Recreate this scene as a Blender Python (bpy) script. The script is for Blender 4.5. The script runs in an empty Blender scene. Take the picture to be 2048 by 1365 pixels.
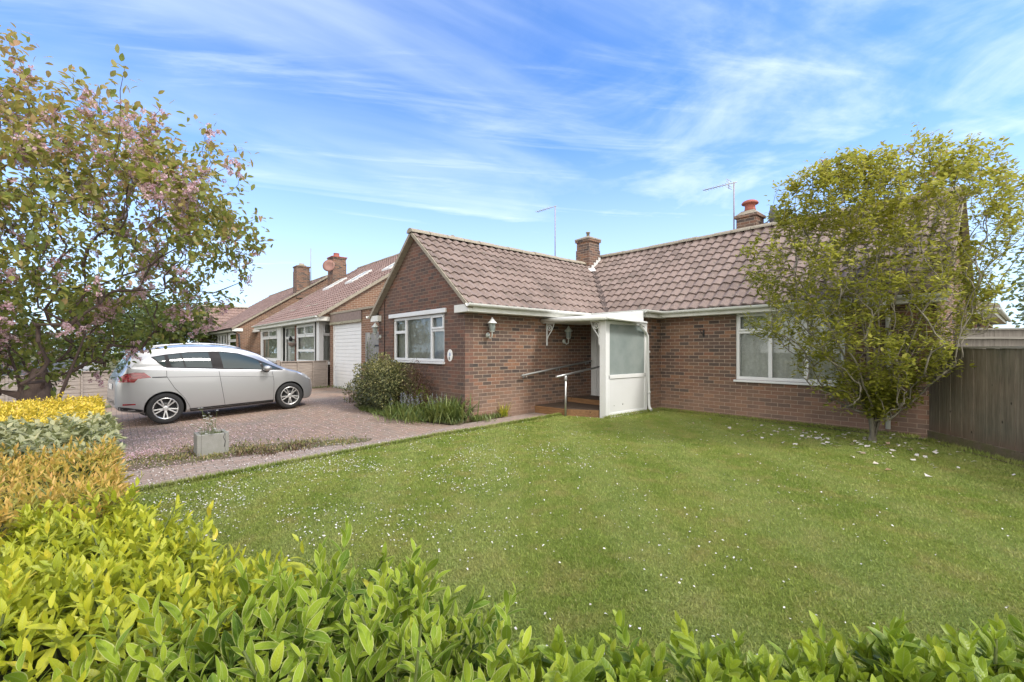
import bpy, bmesh, math, random
import numpy as np
from mathutils import Vector, Matrix
from mathutils.bvhtree import BVHTree

SC = bpy.context.scene
COL = SC.collection
rng = np.random.default_rng(11)
random.seed(11)
R = math.radians


def g(y):
    """height of the ground: level by the house, falling gently to the road"""
    if y >= 4: return 0.0
    return -0.035 * (4 - max(y, -3.0))


def gv(y):
    return -0.035 * (4 - np.clip(y, -3.0, 4.0))


# ---------------------------------------------------------------- objects
def wm(o):
    m = Matrix.LocRotScale(o.location, o.rotation_euler, o.scale)
    return wm(o.parent) @ m if o.parent else m


def tag(o, label=None, cat=None, group=None, kind=None):
    if label: o['label'] = label
    if cat: o['category'] = cat
    if group: o['group'] = group
    if kind: o['kind'] = kind
    return o


def thing(name, loc, label, cat, group=None, rz=0.0):
    o = bpy.data.objects.new(name, None)
    o.empty_display_size = 0.2
    o.location = loc
    o.rotation_euler = (0, 0, rz)
    COL.objects.link(o)
    return tag(o, label, cat, group)


def copy_tree(o, parent=None):
    c = o.copy()
    COL.objects.link(c)
    if parent: c.parent = parent
    for ch in list(o.children):
        copy_tree(ch, c)
    return c


def link_mesh(name, me, parent=None, material=None):
    o = bpy.data.objects.new(name, me)
    COL.objects.link(o)
    if material is not None and not me.materials:
        for m in (material if isinstance(material, (list, tuple)) else [material]):
            me.materials.append(m)
    if parent is not None:
        o.parent = parent
    return o


class MB:
    """collects shapes in world coordinates and links them as ONE mesh"""

    def __init__(s):
        s.v = []; s.f = []; s.mi = []; s.sm = []; s.uv = {}
        s.cur = 0; s.smooth = False

    def add(s, vs, fs, smooth=None):
        b = len(s.v)
        s.v += [tuple(map(float, p)) for p in vs]
        for f in fs:
            s.f.append(tuple(i + b for i in f))
            s.mi.append(s.cur)
            s.sm.append(s.smooth if smooth is None else smooth)
        return s

    def box(s, x0, x1, y0, y1, z0, z1):
        if x0 > x1: x0, x1 = x1, x0
        if y0 > y1: y0, y1 = y1, y0
        if z0 > z1: z0, z1 = z1, z0
        vs = [(x0, y0, z0), (x1, y0, z0), (x1, y1, z0), (x0, y1, z0), (x0, y0, z1), (x1, y0, z1), (x1, y1, z1), (x0, y1, z1)]
        return s.add(vs, [(3, 2, 1, 0), (4, 5, 6, 7), (0, 1, 5, 4), (1, 2, 6, 5), (2, 3, 7, 6), (3, 0, 4, 7)])

    def bar(s, a, b, w, h, up=(0, 0, 1)):
        a = Vector(a); b = Vector(b); d = (b - a).normalized(); up = Vector(up)
        sd = d.cross(up)
        if sd.length < 1e-5: sd = d.cross(Vector((1, 0, 0)))
        sd.normalize(); u = sd.cross(d)
        vs = []
        for p in (a, b):
            for i, j in ((-1, -1), (1, -1), (1, 1), (-1, 1)):
                vs.append(p + sd * (i * w / 2) + u * (j * h / 2))
        return s.add(vs, [(0, 1, 2, 3), (7, 6, 5, 4), (0, 4, 5, 1), (1, 5, 6, 2), (2, 6, 7, 3), (3, 7, 4, 0)])

    def tube(s, pts, r, seg=8, cap=True, smooth=True):
        pts = [Vector(p) for p in pts]
        n = len(pts)
        rs = r if isinstance(r, (list, tuple, np.ndarray)) else [r] * n
        vs = []; prev = None
        for i, p in enumerate(pts):
            d = (pts[min(i + 1, n - 1)] - pts[max(i - 1, 0)])
            if d.length < 1e-9: d = Vector((0, 0, 1))
            d.normalize()
            if prev is None:
                ref = Vector((0, 0, 1)) if abs(d.z) < .9 else Vector((1, 0, 0))
                a = d.cross(ref).normalized()
            else:
                a = prev - d * prev.dot(d)
                if a.length < 1e-6: a = d.cross(Vector((1, 0, 0)))
                a.normalize()
            prev = a; b = d.cross(a)
            for k in range(seg):
                t = 2 * math.pi * k / seg
                vs.append(p + (a * math.cos(t) + b * math.sin(t)) * rs[i])
        fs = []
        for i in range(n - 1):
            for k in range(seg):
                k2 = (k + 1) % seg
                fs.append((i * seg + k, i * seg + k2, (i + 1) * seg + k2, (i + 1) * seg + k))
        s.add(vs, fs, smooth)
        if cap:
            b0 = len(s.v) - len(vs)
            s.f.append(tuple(b0 + k for k in reversed(range(seg)))); s.mi.append(s.cur); s.sm.append(False)
            s.f.append(tuple(b0 + (n - 1) * seg + k for k in range(seg))); s.mi.append(s.cur); s.sm.append(False)
        return s

    def lathe(s, prof, origin, axis=(0, 0, 1), seg=24, smooth=True, cap=True):
        o = Vector(origin); ax = Vector(axis).normalized()
        ref = Vector((0, 0, 1)) if abs(ax.z) < .9 else Vector((1, 0, 0))
        a = ax.cross(ref).normalized(); b = ax.cross(a)
        vs = []
        for r, h in prof:
            for k in range(seg):
                t = 2 * math.pi * k / seg
                vs.append(o + ax * h + (a * math.cos(t) + b * math.sin(t)) * r)
        fs = []
        for i in range(len(prof) - 1):
            for k in range(seg):
                k2 = (k + 1) % seg
                fs.append((i * seg + k, i * seg + k2, (i + 1) * seg + k2, (i + 1) * seg + k))
        b0 = len(s.v)
        s.add(vs, fs, smooth)
        if cap:
            for i, rev in ((0, True), (len(prof) - 1, False)):
                if prof[i][0] > 1e-4:
                    idx = [b0 + i * seg + k for k in range(seg)]
                    s.f.append(tuple(reversed(idx) if rev else idx)); s.mi.append(s.cur); s.sm.append(False)
        return s

    def prism(s, poly, axis, a0, a1):
        """poly: 2-D points; axis 'x' -> points are (y,z); 'y' -> (x,z); 'z' -> (x,y)"""
        n = len(poly)
        def P(p, a):
            return {'x': (a, p[0], p[1]), 'y': (p[0], a, p[1]), 'z': (p[0], p[1], a)}[axis]
        vs = [P(p, a0) for p in poly] + [P(p, a1) for p in poly]
        fs = [tuple(range(n)), tuple(reversed(range(n, 2 * n)))]
        for i in range(n):
            j = (i + 1) % n
            fs.append((i, i + n, j + n, j))
        return s.add(vs, fs)

    def wall(s, axis, plane, back, a0, a1, z0, z1, holes=()):
        """a wall with openings: axis 'y' = plane of constant y running along x"""
        aa = sorted({a0, a1} | {h[0] for h in holes} | {h[1] for h in holes})
        zz = sorted({z0, z1} | {h[2] for h in holes} | {h[3] for h in holes})
        for i in range(len(aa) - 1):
            for j in range(len(zz) - 1):
                ca = (aa[i] + aa[i + 1]) / 2; cz = (zz[j] + zz[j + 1]) / 2
                if any(h[0] < ca < h[1] and h[2] < cz < h[3] for h in holes): continue
                if axis == 'y': s.box(aa[i], aa[i + 1], plane, back, zz[j], zz[j + 1])
                else: s.box(plane, back, aa[i], aa[i + 1], zz[j], zz[j + 1])
        return s

    def build(s, name, mats, parent=None, bevel=0, fixn=True):
        me = bpy.data.meshes.new(name)
        vs = np.array(s.v, dtype=float)
        nrm_uv = None
        if parent is not None:
            M = np.array(wm(parent).inverted())
            lv = vs @ M[:3, :3].T + M[:3, 3]
        else:
            lv = vs
        me.from_pydata([tuple(p) for p in lv], [], s.f)
        for m in (mats if isinstance(mats, (list, tuple)) else [mats]):
            me.materials.append(m)
        me.polygons.foreach_set('material_index', s.mi)
        me.polygons.foreach_set('use_smooth', s.sm)
        if fixn:
            bm = bmesh.new(); bm.from_mesh(me)
            bmesh.ops.recalc_face_normals(bm, faces=bm.faces[:])
            bm.to_mesh(me); bm.free()
        # box-projected uv in metres
        uvl = me.uv_layers.new(name='UVMap')
        nl = len(me.loops)
        li = np.empty(nl, dtype=np.int32); me.loops.foreach_get('vertex_index', li)
        pn = np.empty(len(me.polygons) * 3); me.polygons.foreach_get('normal', pn); pn = np.abs(pn.reshape(-1, 3))
        lt = np.empty(len(me.polygons), dtype=np.int32); me.polygons.foreach_get('loop_total', lt)
        pi = np.repeat(np.arange(len(me.polygons)), lt)
        base = lv if parent is not None and s.uv.get('local') else vs
        p = base[li]; n = pn[pi]
        uv = np.empty((nl, 2))
        top = (n[:, 2] >= n[:, 0]) & (n[:, 2] >= n[:, 1])
        xx = (~top) & (n[:, 0] > n[:, 1])
        yy = (~top) & ~xx
        uv[top] = p[top][:, :2]; uv[xx] = p[xx][:, 1:]; uv[yy] = p[yy][:, [0, 2]]
        uvl.data.foreach_set('uv', uv.ravel())
        o = bpy.data.objects.new(name, me)
        COL.objects.link(o)
        if parent is not None: o.parent = parent
        if bevel:
            b = o.modifiers.new('Bevel', 'BEVEL'); b.width = bevel; b.segments = 2
            b.limit_method = 'ANGLE'; b.angle_limit = R(40)
        return o


def np_mesh(name, V, faces, mats, parent=None, uv=None, attrs=None, smooth=True, world=True):
    """faces: list of (k,n) int arrays. uv: per-vertex (N,2)."""
    V = np.asarray(V, dtype=np.float64)
    if parent is not None and world:
        M = np.array(wm(parent).inverted())
        V = V @ M[:3, :3].T + M[:3, 3]
    me = bpy.data.meshes.new(name)
    me.vertices.add(len(V)); me.vertices.foreach_set('co', V.astype(np.float32).ravel())
    li = np.concatenate([f.ravel() for f in faces]).astype(np.int32)
    tot = np.concatenate([np.full(len(f), f.shape[1]) for f in faces]).astype(np.int32)
    st = np.concatenate([[0], np.cumsum(tot)[:-1]]).astype(np.int32)
    me.loops.add(len(li)); me.loops.foreach_set('vertex_index', li)
    me.polygons.add(len(tot))
    me.polygons.foreach_set('loop_start', st)
    me.polygons.foreach_set('use_smooth', np.full(len(tot), smooth))
    me.update(calc_edges=True)
    if uv is not None:
        l = me.uv_layers.new(name='UVMap'); l.data.foreach_set('uv', np.asarray(uv, dtype=np.float32)[li].ravel())
    for k, a in (attrs or {}).items():
        at = me.attributes.new(k, 'FLOAT', 'POINT'); at.data.foreach_set('value', np.asarray(a, dtype=np.float32))
    for m in (mats if isinstance(mats, (list, tuple)) else [mats]): me.materials.append(m)
    me.validate()
    o = bpy.data.objects.new(name, me); COL.objects.link(o)
    if parent is not None: o.parent = parent
    return o


def nrm(a):
    return a / np.maximum(np.linalg.norm(a, axis=-1, keepdims=True), 1e-9)


# ---------------------------------------------------------------- leaves
def _template(kind):
    if kind == 'low':
        rows = [(0, 0), (.42, 1), (1, 0)]; cols = 2
    elif kind == 'mid':
        rows = [(0, 0), (.2, .68), (.48, 1), (.78, .62), (1, 0)]; cols = 2
    elif kind == 'oval':
        rows = [(0, 0), (.12, .6), (.35, .97), (.6, 1), (.83, .72), (1, 0)]; cols = 2
    else:
        rows = [(0, .0), (.1, .42), (.24, .78), (.42, 1), (.6, .98), (.78, .74), (.91, .38), (1, 0)]; cols = 4
    P = []; UV = []; idx = []
    for v, w in rows:
        if w == 0:
            idx.append([len(P)]); P.append((v, 0, 0)); UV.append((.5, v))
        else:
            r = []
            for c in range(cols + 1):
                t = -1 + 2 * c / cols
                r.append(len(P)); P.append((v, t * w * .5, abs(t))); UV.append((.5 + t / 2, v))
            idx.append(r)
    tris = []; quads = []
    for a, b in zip(idx[:-1], idx[1:]):
        if len(a) == 1 and len(b) > 1:
            for i in range(len(b) - 1): tris.append((a[0], b[i + 1], b[i]))
        elif len(b) == 1 and len(a) > 1:
            for i in range(len(a) - 1): tris.append((a[i], a[i + 1], b[0]))
        else:
            for i in range(len(a) - 1): quads.append((a[i], a[i + 1], b[i + 1], b[i]))
    return np.array(P, float), np.array(UV, float), np.array(tris), np.array(quads).reshape(-1, 4)


TPL = {k: _template(k) for k in ('low', 'mid', 'oval', 'fine')}


def leaf_arrays(pos, axis, up, L, W, tmpl='low', fold=.25, curl=.15, rnd=None):
    P, UV, T, Q = TPL[tmpl]
    n = len(pos); k = len(P)
    a = nrm(axis); s = nrm(np.cross(a, up)); m = np.cross(s, a)
    L = np.broadcast_to(np.asarray(L, float), (n,)); W = np.broadcast_to(np.asarray(W, float), (n,))
    curl = np.broadcast_to(np.asarray(curl, float), (n,)); fold = np.broadcast_to(np.asarray(fold, float), (n,))
    v = P[:, 0][None]; u = P[:, 1][None]
    h = fold[:, None] * np.abs(u) * W[:, None] - curl[:, None] * L[:, None] * v ** 2
    V = (pos[:, None] + a[:, None] * (L[:, None] * v)[..., None] + s[:, None] * (W[:, None] * u)[..., None] + m[:, None] * h[..., None])
    off = (np.arange(n) * k)[:, None, None]
    F = []
    if len(T): F.append((T[None] + off).reshape(-1, 3))
    if len(Q): F.append((Q[None] + off).reshape(-1, 4))
    r = rng.random(n) if rnd is None else rnd
    return V.reshape(-1, 3), F, np.tile(UV, (n, 1)), np.repeat(r, k)


def leaf_mesh(name, mats, parent, sets):
    """sets: list of leaf_arrays results; one mesh"""
    Vs = []; Fs = {3: [], 4: []}; Us = []; Rs = []; off = 0
    for V, F, U, r in sets:
        Vs.append(V); Us.append(U); Rs.append(r)
        for f in F: Fs[f.shape[1]].append(f + off)
        off += len(V)
    faces = [np.concatenate(Fs[k]) for k in (3, 4) if Fs[k]]
    return np_mesh(name, np.concatenate(Vs), faces, mats, parent, np.concatenate(Us), {'rnd': np.concatenate(Rs)})


def rand_dirs(n, zlo=-1, zhi=1):
    z = rng.uniform(zlo, zhi, n); t = rng.uniform(0, 2 * np.pi, n); r = np.sqrt(np.maximum(0, 1 - z * z))
    return np.stack([r * np.cos(t), r * np.sin(t), z], -1)


def in_poly(x, y, poly):
    ins = np.zeros(len(x), bool); n = len(poly)
    for i in range(n):
        x0, y0 = poly[i]; x1, y1 = poly[(i + 1) % n]
        c = (y0 > y) != (y1 > y)
        with np.errstate(divide='ignore', invalid='ignore'):
            xi = (x1 - x0) * (y - y0) / (y1 - y0 + 1e-12) + x0
        ins ^= c & (x < xi)
    return ins


def sample_poly(poly, n):
    P = np.array(poly); lo = P.min(0); hi = P.max(0); out = np.zeros((0, 2))
    while len(out) < n:
        q = rng.uniform(lo, hi, (n * 2, 2)); out = np.concatenate([out, q[in_poly(q[:, 0], q[:, 1], poly)]])
    return out[:n]
# ---------------------------------------------------------------- materials
class NT:
    def __init__(s, name):
        s.m = bpy.data.materials.new(name); s.m.use_nodes = True
        s.t = s.m.node_tree; s.t.nodes.clear()
        s.out = s.t.nodes.new('ShaderNodeOutputMaterial')

    def n(s, typ, ins=None, **props):
        nd = s.t.nodes.new('ShaderNode' + typ)
        for k, v in props.items(): setattr(nd, k, v)
        for k, v in (ins or {}).items():
            sock = nd.inputs[k]
            if isinstance(v, bpy.types.NodeSocket): s.t.links.new(v, sock)
            else:
                if sock.type == 'RGBA' and len(v) == 3: v = (*v, 1)
                sock.default_value = v
        return nd

    def ramp(s, fac, stops, interp='LINEAR'):
        nd = s.n('ValToRGB', {'Fac': fac}); cr = nd.color_ramp; cr.interpolation = interp
        while len(cr.elements) < len(stops): cr.elements.new(.5)
        for e, (p, c) in zip(cr.elements, stops):
            e.position = p; e.color = (*c, 1) if len(c) == 3 else c
        return nd.outputs['Color']

    def mix(s, fac, a, b, blend='MIX'):
        nd = s.n('Mix', data_type='RGBA', blend_type=blend)
        for i, v in ((0, fac), (6, a), (7, b)):
            sock = nd.inputs[i]
            if isinstance(v, bpy.types.NodeSocket): s.t.links.new(v, sock)
            else: sock.default_value = (*v, 1) if isinstance(v, tuple) and len(v) == 3 else v
        return nd.outputs[2]

    def math(s, op, a, b=0.0, c=None, clamp=False):
        nd = s.n('Math', operation=op, use_clamp=clamp)
        for i, v in enumerate((a, b) if c is None else (a, b, c)):
            if isinstance(v, bpy.types.NodeSocket): s.t.links.new(v, nd.inputs[i])
            else: nd.inputs[i].default_value = v
        return nd.outputs[0]

    def noise(s, vec, scale, detail=4, rough=.55, dist=0.0, dim='3D'):
        i = {'Scale': scale, 'Detail': detail, 'Roughness': rough, 'Distortion': dist}
        if vec is not None: i['Vector'] = vec
        return s.n('TexNoise', i, noise_dimensions=dim).outputs['Fac']

    def maprange(s, v, a, b, c=0.0, d=1.0):
        return s.n('MapRange', {'Value': v, 'From Min': a, 'From Max': b, 'To Min': c, 'To Max': d}).outputs[0]

    def scale(s, vec, sc):
        return s.n('Mapping', {'Vector': vec, 'Scale': sc}).outputs[0]

    def bump(s, h, strength=.3, dist=.01):
        return s.n('Bump', {'Height': h, 'Strength': strength, 'Distance': dist}).outputs[0]

    def surf(s, color, rough=.6, bump=None, spec=.4, metal=0.0, **kw):
        i = {'Base Color': color, 'Roughness': rough, 'Specular IOR Level': spec, 'Metallic': metal}
        if bump is not None: i['Normal'] = bump
        i.update(kw)
        b = s.n('BsdfPrincipled', i)
        s.t.links.new(b.outputs[0], s.out.inputs[0])
        return b

    def obj(s): return s.n('TexCoord').outputs['Object']
    def uv(s): return s.n('TexCoord').outputs['UV']
    def pos(s): return s.n('NewGeometry').outputs['Position']
    def sep(s, v): return s.n('SeparateXYZ', {'Vector': v}).outputs


def m_brick(name, stops, mortar, salt=.0, dirt=.25):
    t = NT(name); uv = t.uv()
    wob = t.n('TexNoise', {'Vector': uv, 'Scale': 9.0, 'Detail': 2.0}).outputs['Color']
    w = t.n('VectorMath', {0: wob, 1: (.5, .5, .5)}, operation='SUBTRACT').outputs[0]
    w = t.n('VectorMath', {0: w, 3: .006}, operation='SCALE').outputs[0]
    v = t.n('VectorMath', {0: uv, 1: w}, operation='ADD').outputs[0]
    b = t.n('TexBrick', {'Vector': v, 'Color1': (0, 0, 0), 'Color2': (1, 1, 1), 'Mortar': (.5, .5, .5), 'Scale': 1.0, 'Mortar Size': .0058,
                         'Mortar Smooth': .25, 'Bias': 0.0, 'Brick Width': .225, 'Row Height': .075})
    col = t.ramp(b.outputs['Color'], stops)
    n1 = t.noise(uv, 26, 5, .65); n2 = t.noise(uv, 1.3, 4); n3 = t.noise(uv, 90, 3)
    col = t.mix(t.maprange(n1, .35, .75, 0, .55), col, (.085, .065, .06))
    col = t.mix(t.maprange(n2, .45, .75, 0, .25), col, (.19, .095, .075))
    mo = t.mix(t.maprange(n1, .3, .7), mortar, tuple(c * .68 for c in mortar))
    col = t.mix(b.outputs['Fac'], col, mo)
    col = t.mix(t.maprange(n3, .3, .75, 0, dirt), col, (.06, .05, .045))
    if salt:
        z = t.sep(t.pos())[2]
        k = t.math('MULTIPLY', t.maprange(z, .95, .05), t.maprange(n2, .3, .62, .25, 1.0))
        col = t.mix(t.math('MULTIPLY', k, salt), col, (.36, .24, .18))
    h = t.math('ADD', t.math('MULTIPLY', b.outputs['Fac'], -1.0), t.math('MULTIPLY', n1, .45))
    t.surf(col, .88, t.bump(h, .55, .012), .2)
    return t.m


BR_STOPS = [(0, (.055, .048, .046)), (.2, (.15, .1, .075)), (.34, (.22, .115, .075)), (.5, (.08, .066, .06)), (.62, (.25, .12, .075)), (.74, (.17, .112, .08)), (.88, (.3, .155, .09)), (1, (.085, .073, .066))]
M = {}
M['brick'] = m_brick('brown_brick', BR_STOPS, (.43, .34, .27), .5)
M['brick_gable'] = m_brick('plum_brick', [(0, (.085, .066, .06)), (.25, (.165, .095, .07)), (.45, (.12, .082, .068)), (.65, (.23, .11, .075)), (.85, (.18, .096, .07)), (1, (.1, .08, .07))], (.3, .225, .18), .3)
M['brick_orange'] = m_brick('orange_brick', [(0, (.17, .095, .065)), (.4, (.27, .14, .085)), (.7, (.21, .115, .075)), (1, (.31, .17, .1))], (.52, .44, .34))
M['brick_red'] = m_brick('red_brick', [(0, (.12, .05, .035)), (.5, (.2, .075, .05)), (1, (.16, .06, .045))], (.3, .23, .18))


def m_tile(name, cols, lichen=.5):
    t = NT(name); uv = t.uv()
    fl = t.n('VectorMath', {0: uv}, operation='FLOOR').outputs[0]
    wn = t.n('TexWhiteNoise', {'Vector': fl}, noise_dimensions='2D').outputs['Value']
    p = t.pos()
    n1 = t.noise(p, 14, 6, .7); n2 = t.noise(p, 1.1, 4); n3 = t.noise(p, 45, 4, .6); n4 = t.noise(p, 7, 3)
    c = t.ramp(wn, [(0, cols[0]), (.5, cols[1]), (1, cols[2])])
    c = t.mix(t.maprange(n1, .35, .8, 0, .5), c, (.11, .085, .08))
    c = t.mix(t.maprange(n2, .4, .75, 0, .45), c, (.3, .225, .2))
    c = t.mix(t.math('MULTIPLY', t.maprange(n3, .61, .72), lichen), c, (.46, .43, .37))
    c = t.mix(t.math('MULTIPLY', t.maprange(n4, .6, .74), .7), c, (.1, .095, .07))
    t.surf(c, .85, t.bump(n1, .35, .008), .25)
    return t.m


M['tile'] = m_tile('concrete_roof_tile', [(.16, .122, .106), (.21, .158, .138), (.245, .188, .166)], .95)
M['tile_far'] = m_tile('red_brown_roof_tile', [(.19, .12, .1), (.235, .152, .13), (.275, .182, .158)], .35)


def m_plain(name, c, rough=.5, var=.15, scale=8.0, bump=.0, spec=.4, metal=0.0, dark=None, **kw):
    t = NT(name); p = t.obj()
    n = t.noise(p, scale, 5, .6); n2 = t.noise(p, scale * 9, 3, .6)
    d = dark or tuple(x * .55 for x in c)
    col = t.mix(t.maprange(n, .35, .8, 0, var * 2), c, d)
    col = t.mix(t.maprange(n2, .5, .8, 0, var), col, d)
    t.surf(col, t.maprange(n, .2, .8, max(.02, rough - .08), min(1, rough + .1)), t.bump(n2, bump, .005) if bump else None, spec, metal, **kw)
    return t.m


M['upvc'] = m_plain('white_upvc', (.70, .71, .72), .36, .12, 3.0, dark=(.5, .5, .45))
M['gutter'] = m_plain('weathered_white_gutter', (.74, .75, .74), .4, .16, 6.0, dark=(.36, .38, .3))
M['soffit'] = m_plain('white_fascia_board', (.72, .72, .69), .5, .2, 5.0, dark=(.4, .41, .33))
M['trim'] = m_plain('painted_concrete', (.66, .64, .6), .7, .3, 10.0, .2, dark=(.3, .28, .25))
M['cement'] = m_plain('lichen_cement', (.33, .29, .23), .9, .4, 14.0, .5, dark=(.17, .15, .11))
M['lead'] = m_plain('pale_lead_flashing', (.62, .62, .61), .6, .2, 9.0, .2)
M['felt'] = m_plain('dark_felt', (.05, .055, .06), .8, .2, 9.0)
M['valley'] = m_plain('dark_valley_tile', (.1, .075, .066), .9, .3, 14.0, .4)
M['concrete'] = m_plain('grey_concrete', (.26, .255, .235), .9, .4, 9.0, .6, dark=(.2, .2, .17))
M['steel'] = m_plain('galvanised_steel', (.55, .56, .57), .38, .15, 30.0, metal=.85)
M['steel_dark'] = m_plain('worn_steel_rail', (.36, .37, .37), .45, .2, 30.0, metal=.7)
M['black'] = m_plain('black_plastic', (.018, .018, .02), .45, .1)
M['iron'] = m_plain('black_iron', (.02, .02, .022), .5, .1)
M['aerial'] = m_plain('aluminium_aerial', (.5, .5, .5), .4, .2, metal=.6)
M['rustpole'] = m_plain('weathered_mast', (.33, .29, .26), .6, .35, 20.0)
M['terracotta'] = m_plain('red_clay_pot', (.36, .115, .085), .75, .25, 12.0, .2)
M['dish'] = m_plain('grey_dish', (.16, .16, .17), .5, .1)
M['reddish_dish'] = m_plain('reddish_dish', (.26, .14, .12), .55, .15)
M['clayhang'] = m_plain('grey_brown_cladding', (.24, .185, .165), .85, .35, 9.0, .4)
M['pebble'] = m_plain('mossy_lintel', (.38, .36, .28), .9, .5, 25.0, .6, dark=(.12, .11, .07))
M['bark'] = m_plain('cherry_bark', (.1, .07, .06), .9, .4, 12.0, .8)
M['bark_grey'] = m_plain('grey_magnolia_bark', (.22, .2, .16), .9, .35, 14.0, .5)
M['twig'] = m_plain('brown_twig', (.13, .085, .055), .9, .2, 10.0)
M['stem_green'] = m_plain('green_stem', (.13, .16, .05), .7, .2, 10.0)
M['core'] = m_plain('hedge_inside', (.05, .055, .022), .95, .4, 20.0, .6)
M['door'] = m_plain('white_door', (.63, .64, .65), .38, .1, 2.5, dark=(.5, .5, .47))
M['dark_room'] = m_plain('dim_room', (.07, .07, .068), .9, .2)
M['plaque'] = m_plain('enamel_white', (.82, .82, .8), .25, .03)
M['plaque_blue'] = m_plain('enamel_blue_grey', (.36, .42, .55), .3, .1)
M['plaque_dark'] = m_plain('enamel_dark_grey', (.2, .21, .2), .3, .1)
M['lantern'] = m_plain('grey_green_lantern_metal', (.5, .53, .5), .45, .25, 30.0, metal=.1)


def m_glass(name, tint=(1, 1, 1), refl=1.0):
    t = NT(name)
    f = t.n('Fresnel', {'IOR': 1.5}).outputs[0]
    g1 = t.n('BsdfGlossy', {'Roughness': .015, 'Color': (.95, .97, 1)}).outputs[0]
    tr = t.n('BsdfTransparent', {'Color': tint}).outputs[0]
    mx = t.n('MixShader', {0: t.math('MULTIPLY', f, 1.3 * refl, clamp=True), 1: tr, 2: g1})
    t.t.links.new(mx.outputs[0], t.out.inputs[0])
    return t.m


M['glass'] = m_glass('window_glass', (.93, .96, .95))
M['glass_green'] = m_glass('green_tint_glass', (.5, .58, .55), 1.3)
t = NT('obscure_glass'); uvn = t.noise(t.obj(), 160, 2)
t.surf(t.mix(t.maprange(t.noise(t.obj(), 3, 3), .3, .7), (.2, .24, .235), (.27, .31, .3)), .22, t.bump(uvn, .5, .004), .5); M['obscure'] = t.m
t = NT('car_glass'); t.surf((.03, .045, .047), .03, None, .55); M['car_glass'] = t.m


def m_curtain(name, c1, c2):
    t = NT(name); p = t.obj(); s = t.sep(p)
    # lacy net: fine weave plus woven motif
    n = t.noise(t.scale(p, (40, 40, 40)), 3, 2)
    w = t.noise(t.scale(p, (7, 7, 7)), 2.2, 5, .7)
    col = t.mix(t.maprange(w, .4, .7), c1, c2); col = t.mix(t.maprange(n, .4, .7, 0, .35), col, tuple(x * .6 for x in c1))
    d = t.n('BsdfDiffuse', {'Color': col}).outputs[0]
    l = t.n('BsdfTranslucent', {'Color': col}).outputs[0]
    mx = t.n('MixShader', {0: .35, 1: d, 2: l}); t.t.links.new(mx.outputs[0], t.out.inputs[0])
    return t.m


M['curtain'] = m_curtain('net_curtain', (.66, .67, .65), (.86, .87, .85))
M['blind'] = m_curtain('pale_blind', (.5, .55, .48), (.62, .66, .58))


def m_wood(name, c1, c2, axis='z', rough=.85, green=0.0, brown_base=0.0):
    """grain along the given axis in object space"""
    t = NT(name); p = t.obj()
    sc = {'z': (18, 18, .9), 'x': (.9, 18, 18), 'y': (18, .9, 18)}[axis]
    n = t.noise(t.scale(p, sc), 1.6, 6, .65, .3); n2 = t.noise(p, 1.7, 4); n3 = t.noise(t.scale(p, tuple(x * 3 for x in sc)), 2, 3)
    c = t.mix(t.maprange(n, .3, .72), c1, c2)
    c = t.mix(t.maprange(n3, .45, .75, 0, .5), c, tuple(x * .45 for x in c1))
    if green: c = t.mix(t.maprange(n2, .38, .66, 0, green), c, (.05, .075, .055))
    if brown_base:
        z = t.sep(p)[2]
        c = t.mix(t.maprange(t.math('ADD', z, t.math('MULTIPLY', n2, .3)), .55, .2, 0, brown_base), c, (.15, .095, .07))
    kn = t.n('TexVoronoi', {'Vector': t.scale(p, (5, 5, 3)), 'Scale': 1.0}).outputs['Distance']
    c = t.mix(t.maprange(kn, .07, .04, 0, .8), c, (.02, .018, .015))
    t.surf(c, rough, t.bump(n, .4, .006), .2)
    return t.m


M['fence_dark'] = m_wood('dark_weathered_boards', (.125, .1, .076), (.255, .215, .168), 'z', .85, .35, .9)
M['fence_grey'] = m_wood('silver_grey_boards', (.13, .118, .105), (.22, .2, .18), 'z', .9)
M['fence_rail'] = m_wood('silver_grey_rail', (.2, .19, .17), (.32, .3, .275), 'x', .9)
M['fence_lap'] = m_wood('grey_lap_panel', (.24, .2, .175), (.4, .35, .31), 'y', .9)
M['gate'] = m_wood('grey_gate_boards', (.2, .2, .2), (.33, .33, .32), 'z', .9)
M['deck'] = m_wood('orange_brown_timber', (.17, .092, .047), (.31, .175, .085), 'x', .7)
M['deck_top'] = m_wood('dark_deck_boards', (.06, .045, .035), (.115, .08, .06), 'x', .8)


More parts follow.
